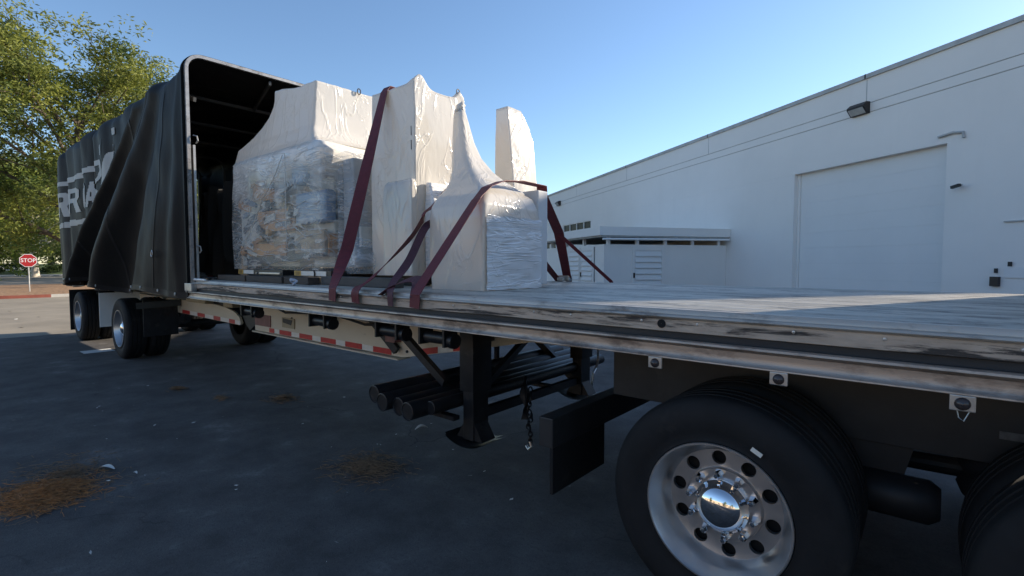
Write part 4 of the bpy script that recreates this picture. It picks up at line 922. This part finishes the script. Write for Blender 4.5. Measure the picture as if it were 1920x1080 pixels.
one('tie_down_strap', ribbon(lin([(-2.64,-.014,1.30),(-2.63,-.016,1.395),(-2.52,.46,2.06),(-2.545,.60,2.165),(-2.58,.80,2.235),(-2.60,1.05,2.265),(-2.60,1.36,2.262),(-2.64,1.42,2.2),(-2.86,2.0,1.90),(-3.15,2.61,1.39)], 10), [X_,X_,(.9,.1,.3),X_,X_,X_,X_,X_,(.9,.3,.1),X_], .10), mt['strap'], 'maroon strap pulled right over the top of the low pointed box', 'strap', grp)
one('tie_down_strap', ribbon(lin([(-2.87,2.03,1.885),(-2.60,2.61,1.40),(-2.59,2.63,1.34)]), [(.4,-.2,.9),(.4,-.2,.9),(.4,-.2,.9)], .035), mt['strap'], 'thin dark strap running down to the far rail', 'strap', grp)
one('ratchet_buckle', MB().bbox(-3.24,-3.08,2.52,2.60,1.40,1.47,.015).bbox(-3.20,-3.12,2.46,2.52,1.40,1.44,.008), mt['steel'], 'ratchet buckle at the far rail below the pointed box', 'buckle')

# ------------------------------------------------------------------ stop sign
sgn = T('stop_sign', 'red octagonal stop sign on a thin post at the island edge', 'sign', (-33.65,1.47,.1))
sx, sy, sz = -33.6, 1.58, 1.72
nrm = Vector((CX-sx, CY-sy, 0)).normalized(); rt_ = Vector((0,0,1)).cross(nrm)
def oct_(r, off): return [tuple(Vector((sx,sy,sz))+nrm*off+rt_*r*math.cos(R(22.5+45*k))+Vector((0,0,1))*r*math.sin(R(22.5+45*k))) for k in range(8)]
def octp(r, o0, o1): return MB().add(oct_(r,o0)+oct_(r,o1), [tuple(range(8)), tuple(range(8,16))]+[(k,(k+1) % 8,8+(k+1) % 8,8+k) for k in range(8)])
P('sign_border', octp(.335,0,.006), mt['signwhite'], sgn); P('sign_face', octp(.310,.0065,.009), mt['signred'], sgn)
P('sign_text', text_mb('STOP', .26, lambda p: Vector((sx,sy,sz))+nrm*.012+rt_*p.x*.86+Vector((0,0,1))*p.y), mt['signwhite'], sgn)
P('sign_post', MB().tube([(sx,sy,.1)-Vector(nrm)*.03 if False else tuple(Vector((sx,sy,.10))-nrm*.04), tuple(Vector((sx,sy,sz+.25))-nrm*.04)], .024, 8), mt['steel'], sgn)

# ------------------------------------------------------------------ trees and shrubs
def leaves(mb, c, rad, n_, sz_, rng, flat=1.):
    for _ in range(n_):
        while True:
            q = Vector((rng.uniform(-1,1), rng.uniform(-1,1), rng.uniform(-1,1)))
            if q.length < 1: break
        p = Vector(c)+Vector((q.x*rad, q.y*rad, q.z*rad*flat))
        u = Vector((rng.gauss(0,1), rng.gauss(0,1), rng.gauss(0,.7)-.3)).normalized(); a = u.cross(Vector((rng.gauss(0,1), rng.gauss(0,1), rng.gauss(0,1)))).normalized()
        L = sz_*rng.uniform(.7,1.4); w_ = L*.34
        b = len(mb.v); mb.v += [tuple(p-u*L*.5), tuple(p+a*w_*.5), tuple(p+u*L*.5), tuple(p-a*w_*.5)]; mb.f.append((b,b+1,b+2,b+3))
def tree(name, label, base, h, crad, trunk_r, nl, leafsz, leafm, seed, bark='bark', first=.25, spread=1.0, clump=.8, group='trees beyond the trailer', lean=(0,0), nlimb=11, twig=0, clumpn=45):
    rng = random.Random(seed); t = T(name, label, 'tree', base, group); bx, by, bz = base
    tk_ = MB(); top = Vector((bx+lean[0], by+lean[1], bz+h*.72))
    path = [Vector((bx,by,bz-.1)).lerp(top, k/8)+Vector((rng.uniform(-.2,.2), rng.uniform(-.2,.2), 0))*(0 if k < 1 else h*.02) for k in range(9)]
    tk_.tube(path, [trunk_r*1.55, trunk_r*1.0]+[trunk_r*(1-.11*k) for k in range(1,8)], 12)
    ends = []; lm = MB()
    for k in range(nlimb):
        f = first+(.95-first)*k/(nlimb-1); s_ = f*8; i = min(int(s_), 7); p0 = path[i].lerp(path[i+1], s_-i)
        az = k*2.4+rng.uniform(-.4,.4); up = .35+.9*f; L = crad*spread*(1.05-.45*abs(f-.5))*rng.uniform(.8,1.15)
        d = Vector((math.cos(az), math.sin(az), up)).normalized(); p1 = p0+d*L*.5+Vector((0,0,L*.06)); p2 = p0+d*L+Vector((0,0,L*.05+rng.uniform(-.3,.3)))
        r_ = trunk_r*(.5-.28*f); lm.tube([p0,p1,p2], [r_, r_*.6, r_*.22], 7); ends += [p2, p1.lerp(p2,.4)]
        for q in range(4):
            st = p0.lerp(p1,.6).lerp(p2, rng.random()); d2 = (d+Vector((rng.gauss(0,.7),rng.gauss(0,.7),rng.gauss(.1,.5)))).normalized(); e = st+d2*L*rng.uniform(.35,.6)
            lm.tube([st, st.lerp(e,.5)+Vector((0,0,.1)), e], [r_*.35, r_*.22, r_*.08], 5); ends.append(e); ends.append(st.lerp(e,.55))
    for q in range(8): ends.append(top+Vector((rng.gauss(0,.35),rng.gauss(0,.35),rng.uniform(.05,.36)))*crad)
    P('trunk', tk_, mt[bark], t, 50); P('limbs', lm, mt[bark], t, 50)
    cr = MB(); per = max(1, int(nl/len(ends)/3))
    for e in ends:
        for _ in range(3):
            c = e+Vector((rng.gauss(0,.55), rng.gauss(0,.55), rng.gauss(0,.45)))*clump*1.3
            leaves(cr, c, clump*rng.uniform(.55,1.15), int(per*rng.uniform(.5,1.5)), leafsz, rng, .75)
    P('crown', cr, mt[leafm], t)
    if twig:
        tw = MB()
        for _ in range(twig):
            e = rng.choice(ends); d = (e-Vector((bx,by,bz+h*.45))).normalized(); d = (d+Vector((rng.gauss(0,.4),rng.gauss(0,.4),rng.gauss(.3,.4)))).normalized(); L = rng.uniform(.8,2.2)
            e2 = e+d*L; tw.tube([e, e.lerp(e2,.5)+Vector((rng.gauss(0,.12),rng.gauss(0,.12),rng.gauss(0,.1))), e2], [.022,.014,.006], 4); leaves(tw_leaf, e2, .35, 9, leafsz*.9, rng); leaves(tw_leaf, e.lerp(e2,.6), .3, 7, leafsz*.9, rng)
        P('twigs', tw, mt[bark], t)['kind'] = 'stuff'; P('twig_leaves', tw_leaf, mt[leafm], t)
    return t
tw_leaf = MB()
tree('shade_tree', 'big feathery shade tree with yellow green leaves behind the tarp', (-41.5,5.0,.2), 14.7, 6.2, .42, 76000, .24, 'leaf', 11, first=.14, clump=1.0, nlimb=24, twig=130)
tree('street_tree', 'rounded bright green tree at the far left beyond the road', (-70,2.6,.1), 10.5, 4.8, .30, 17000, .40, 'leaf2', 3, clump=1.1, first=.12, nlimb=15)
tree('street_tree', 'pale-barked bare-limbed tree behind the stop sign', (-78,7.0,.1), 11.0, 3.6, .32, 3500, .32, 'leaf3', 5, bark='palebark', first=.25, clump=.8, nlimb=9)
tree('street_tree', 'green tree partly hidden behind the trunk of the shade tree', (-92,12.0,.6), 13.0, 5.6, .30, 15000, .48, 'leaf2', 8, clump=1.2, first=.12, nlimb=15)
tree('street_tree', 'dull green tree far back above the stop sign', (-106,8.5,1), 15.0, 7.0, .35, 18000, .6, 'leaf3', 9, clump=1.6, first=.1, nlimb=16)
tree('street_tree', 'dense dark tree far back at the left edge', (-102,1.0,1), 14.0, 6.5, .35, 16000, .55, 'leaf', 14, clump=1.5, first=.1, nlimb=16)
tree('street_tree', 'tallest tree of the far row, behind the dull green one', (-126,15.0,1), 17.0, 8.0, .4, 16000, .7, 'leaf3', 15, clump=1.8, first=.08, nlimb=16)
tree('street_tree', 'far tree half hidden by the tarp', (-118,22.0,1), 16.0, 7.5, .4, 11000, .7, 'leaf2', 16, clump=1.7)
tree('street_tree', 'far tree beyond the left edge of the road', (-120,-8.0,1), 15.0, 7.0, .4, 9000, .7, 'leaf3', 17, clump=1.7)
def shrub(label, x, y, rx, ry, h, seed, m_='leafdark'):
    rng = random.Random(seed); t = T('shrub', label, 'shrub', (x,y,.2), 'clipped shrubs across the road'); mb = MB()
    for _ in range(26): leaves(mb, (x+rng.uniform(-rx,rx), y+rng.uniform(-ry,ry), .4+rng.uniform(.1,h-.3)), .55, 70, .26, rng, .8)
    P('foliage', mb, mt[m_], t); P('stem', MB().tube([(x,y,.1),(x,y,h*.6)], .05, 6), mt['bark'], t)
shrub('long low dark shrub across the road right of the stop sign', -89, 8.6, .8, 2.6, 1.3, 21); shrub('low dark shrub across the road left of the stop sign', -89.2, 3.2, .8, 2.4, 1.1, 22); shrub('round dark shrub behind the trunk of the shade tree', -90, 12.2, 1, 1.8, 2.3, 23); shrub('dark shrub at the far left across the road', -90, -1.5, .9, 2.2, 1.2, 24)
# parked cars far across the road
def car(x, y, label, mat, ang=0):
    t = T('parked_car', label, 'car', (x,y,.12), 'cars parked across the road'); c, s_ = math.cos(ang), math.sin(ang)
    def tf(mb): mb.v = [(x+(px)*c-py*s_, y+px*s_+py*c, .12+pz) for px, py, pz in mb.v]; return mb
    P('body', tf(MB().prism_xz([(-2.2,.35),(2.2,.35),(2.25,.75),(1.3,.92),(.75,1.42),(-1.1,1.45),(-1.9,.98),(-2.25,.9)], -.88, .88)), mat, t)
    for yy in (-.885,.881): P('side_window', tf(MB().prism_xz([(-1.6,.98),(1.1,.95),(.68,1.36),(-1.02,1.38)], yy, yy+.004)), mt['glass'], t)
    for wx in (-1.35,1.35):
        for wy in (-.90,.68): P('wheel', tf(MB().lathe([(.001,0),(.18,.0),(.32,.0),(.33,.05),(.33,.2),(.001,.21)], (wx,wy,.33), 18)), mt['rubber'], t, 40)
car(-97,2.6,'white car parked beyond the far left shrub', mt['carwhite'], 1.5); car(-97.5,7.4,'white car parked behind the stop sign', mt['carwhite'], 1.6)
for k, (x, y) in enumerate(((-50,21),(-59,24),(-68,20),(-77,23))):
    tree('street_tree', ['nearest tree of the row along the road, hidden behind the tarp','second tree of the row along the road, hidden behind the tarp','third tree of the row along the road, hidden behind the tarp','last tree of the row along the road, hidden behind the tarp'][k], (x,y,0), 12+k % 2, 5.0, .28, 6000, .55, 'leaf2', 60+k, clump=1.2, nlimb=12, first=.2)
# trees behind the viewer (show only in reflections)
for k, (x, y) in enumerate(((-22,-30),(6,-33),(24,-31))):
    tree('lot_tree', ['lot tree before the tan building, left one','lot tree before the tan building, middle one','lot tree before the tan building, right one'][k], (x,y,0), 9+k, 3.5, .22, 3000, .5, 'leaf2', 40+k, group='trees before the tan building', clump=1.0, nlimb=7)

# ------------------------------------------------------------------ litter on the asphalt
rng = random.Random(5)
def clump_(name, label, cx, cy, rx, ry, n_, mat, hh=.03, L0=.07):
    mb = MB()
    for _ in range(n_):
        a = rng.uniform(0, 2*math.pi); r_ = min(1.6, abs(rng.gauss(0,.55))); x, y = cx+rx*r_*math.cos(a), cy+ry*r_*math.sin(a); z = .004+max(0,hh*(1-r_))*rng.random()
        an = rng.gauss(.3,.8); L = L0*rng.uniform(.5,1.5); d = Vector((math.cos(an), math.sin(an), rng.uniform(-.1,.15)))*L*.5; s_ = Vector((-math.sin(an), math.cos(an), 0))*.0016
        b = len(mb.v); p = Vector((x,y,z+.004)); mb.v += [tuple(p-d-s_), tuple(p-d+s_), tuple(p+d+s_), tuple(p+d-s_)]; mb.f.append((b,b+1,b+2,b+3))
        if rng.random() < .6:
            q = p+Vector((0,0,.002)); b = len(mb.v); mb.v += [tuple(q+Vector((0,0,0))-d), tuple(q+Vector((0,0,.004))), tuple(q+d)]; mb.f.append((b,b+1,b+2))
    mb.v = [(x, y, max(z, .004)) for x, y, z in mb.v]
    o = P(name, mb, mat); o['kind'] = 'stuff'; o['label'] = label; o['category'] = 'debris'; return o
clump_('pine_needle_pile', 'rust brown drift of pine needles at the lower left', -4.66,-1.62,.30,.24,5200,mt['needle'],.035)
clump_('pine_needle_scatter', 'thin brown needles around the drift at the lower left', -4.95,-1.45,.55,.35,700,mt['needle2'],.01)
clump_('pine_needle_scatter', 'dull patch of needles on the asphalt below the pipes', -3.33,.08,.30,.26,1300,mt['needle2'],.012)
clump_('pine_needle_scatter', 'small dark tuft of needles on the asphalt mid left', -5.82,.60,.22,.16,500,mt['needle2'],.03); clump_('pine_needle_scatter', 'tiny tuft of needles near the rear wheel', -7.30,-.04,.14,.09,260,mt['needle2'],.03); clump_('pine_needle_scatter', 'faint tuft of needles between two others', -6.4,.15,.18,.08,120,mt['needle2'],.01)
def leaf_at(x, y, L, w_, an, lift, label):
    mb = MB(); d = Vector((math.cos(an), math.sin(an), 0)); s_ = Vector((-math.sin(an), math.cos(an), 0))
    for i in range(7):
        t = i/6; ww = w_*math.sin(math.pi*(.08+.84*t)); z = .006+lift*math.sin(math.pi*t)
        for k in (-1,0,1): mb.v.append(tuple(Vector((x,y,z+abs(k)*ww*.35))+d*L*(t-.5)+s_*ww*.5*k))
    for i in range(6):
        for k in range(2): mb.f.append((i*3+k, i*3+k+1, (i+1)*3+k+1, (i+1)*3+k))
    one('fallen_leaf', mb, mt['dryleaf'], label, 'leaf', smooth=60)
leaf_at(-4.87,-1.24,.14,.045,.55,.012,'pale slender leaf on the asphalt right of the needle drift'); leaf_at(-3.72,.94,.13,.05,1.2,.02,'curled pale leaf on the asphalt beneath the pipes'); leaf_at(-4.60,-1.12,.05,.02,.2,.005,'tiny pale leaf right of the slender leaf')
def scrap(x, y, s_, k):
    an = rng.uniform(0,6.28); d = Vector((math.cos(an),math.sin(an),0)); q = Vector((-d.y,d.x,0)); p = Vector((x,y,.006))
    mb = MB().add([tuple(p-d*s_*rng.uniform(.7,1.4)-q*s_*.1), tuple(p+d*s_*rng.uniform(.1,.6)-q*s_*rng.uniform(.2,.5)), tuple(p+d*s_*rng.uniform(.8,1.6)+q*s_*.1+Vector((0,0,s_*.3))), tuple(p-d*s_*rng.uniform(-.2,.5)+q*s_*rng.uniform(.2,.6)+Vector((0,0,s_*.2)))], [(0,1,2),(0,2,3)])
    one('paper_scrap', mb, mt['dryleaf'], 'tiny pale scrap scattered on the dark asphalt', 'scrap', 'pale scraps on the asphalt')
for k in range(70):
    x = rng.uniform(-8.5,-1.9); y = rng.uniform(-1.9,1.2) if x > -6 else rng.uniform(-2.2,-.1); scrap(x, y, rng.choice((.007,.010,.013,.018)), k)
for k in range(16):
    scrap(rng.uniform(-24,-15.6), rng.uniform(-3,.6), rng.choice((.03,.05,.07)), k)
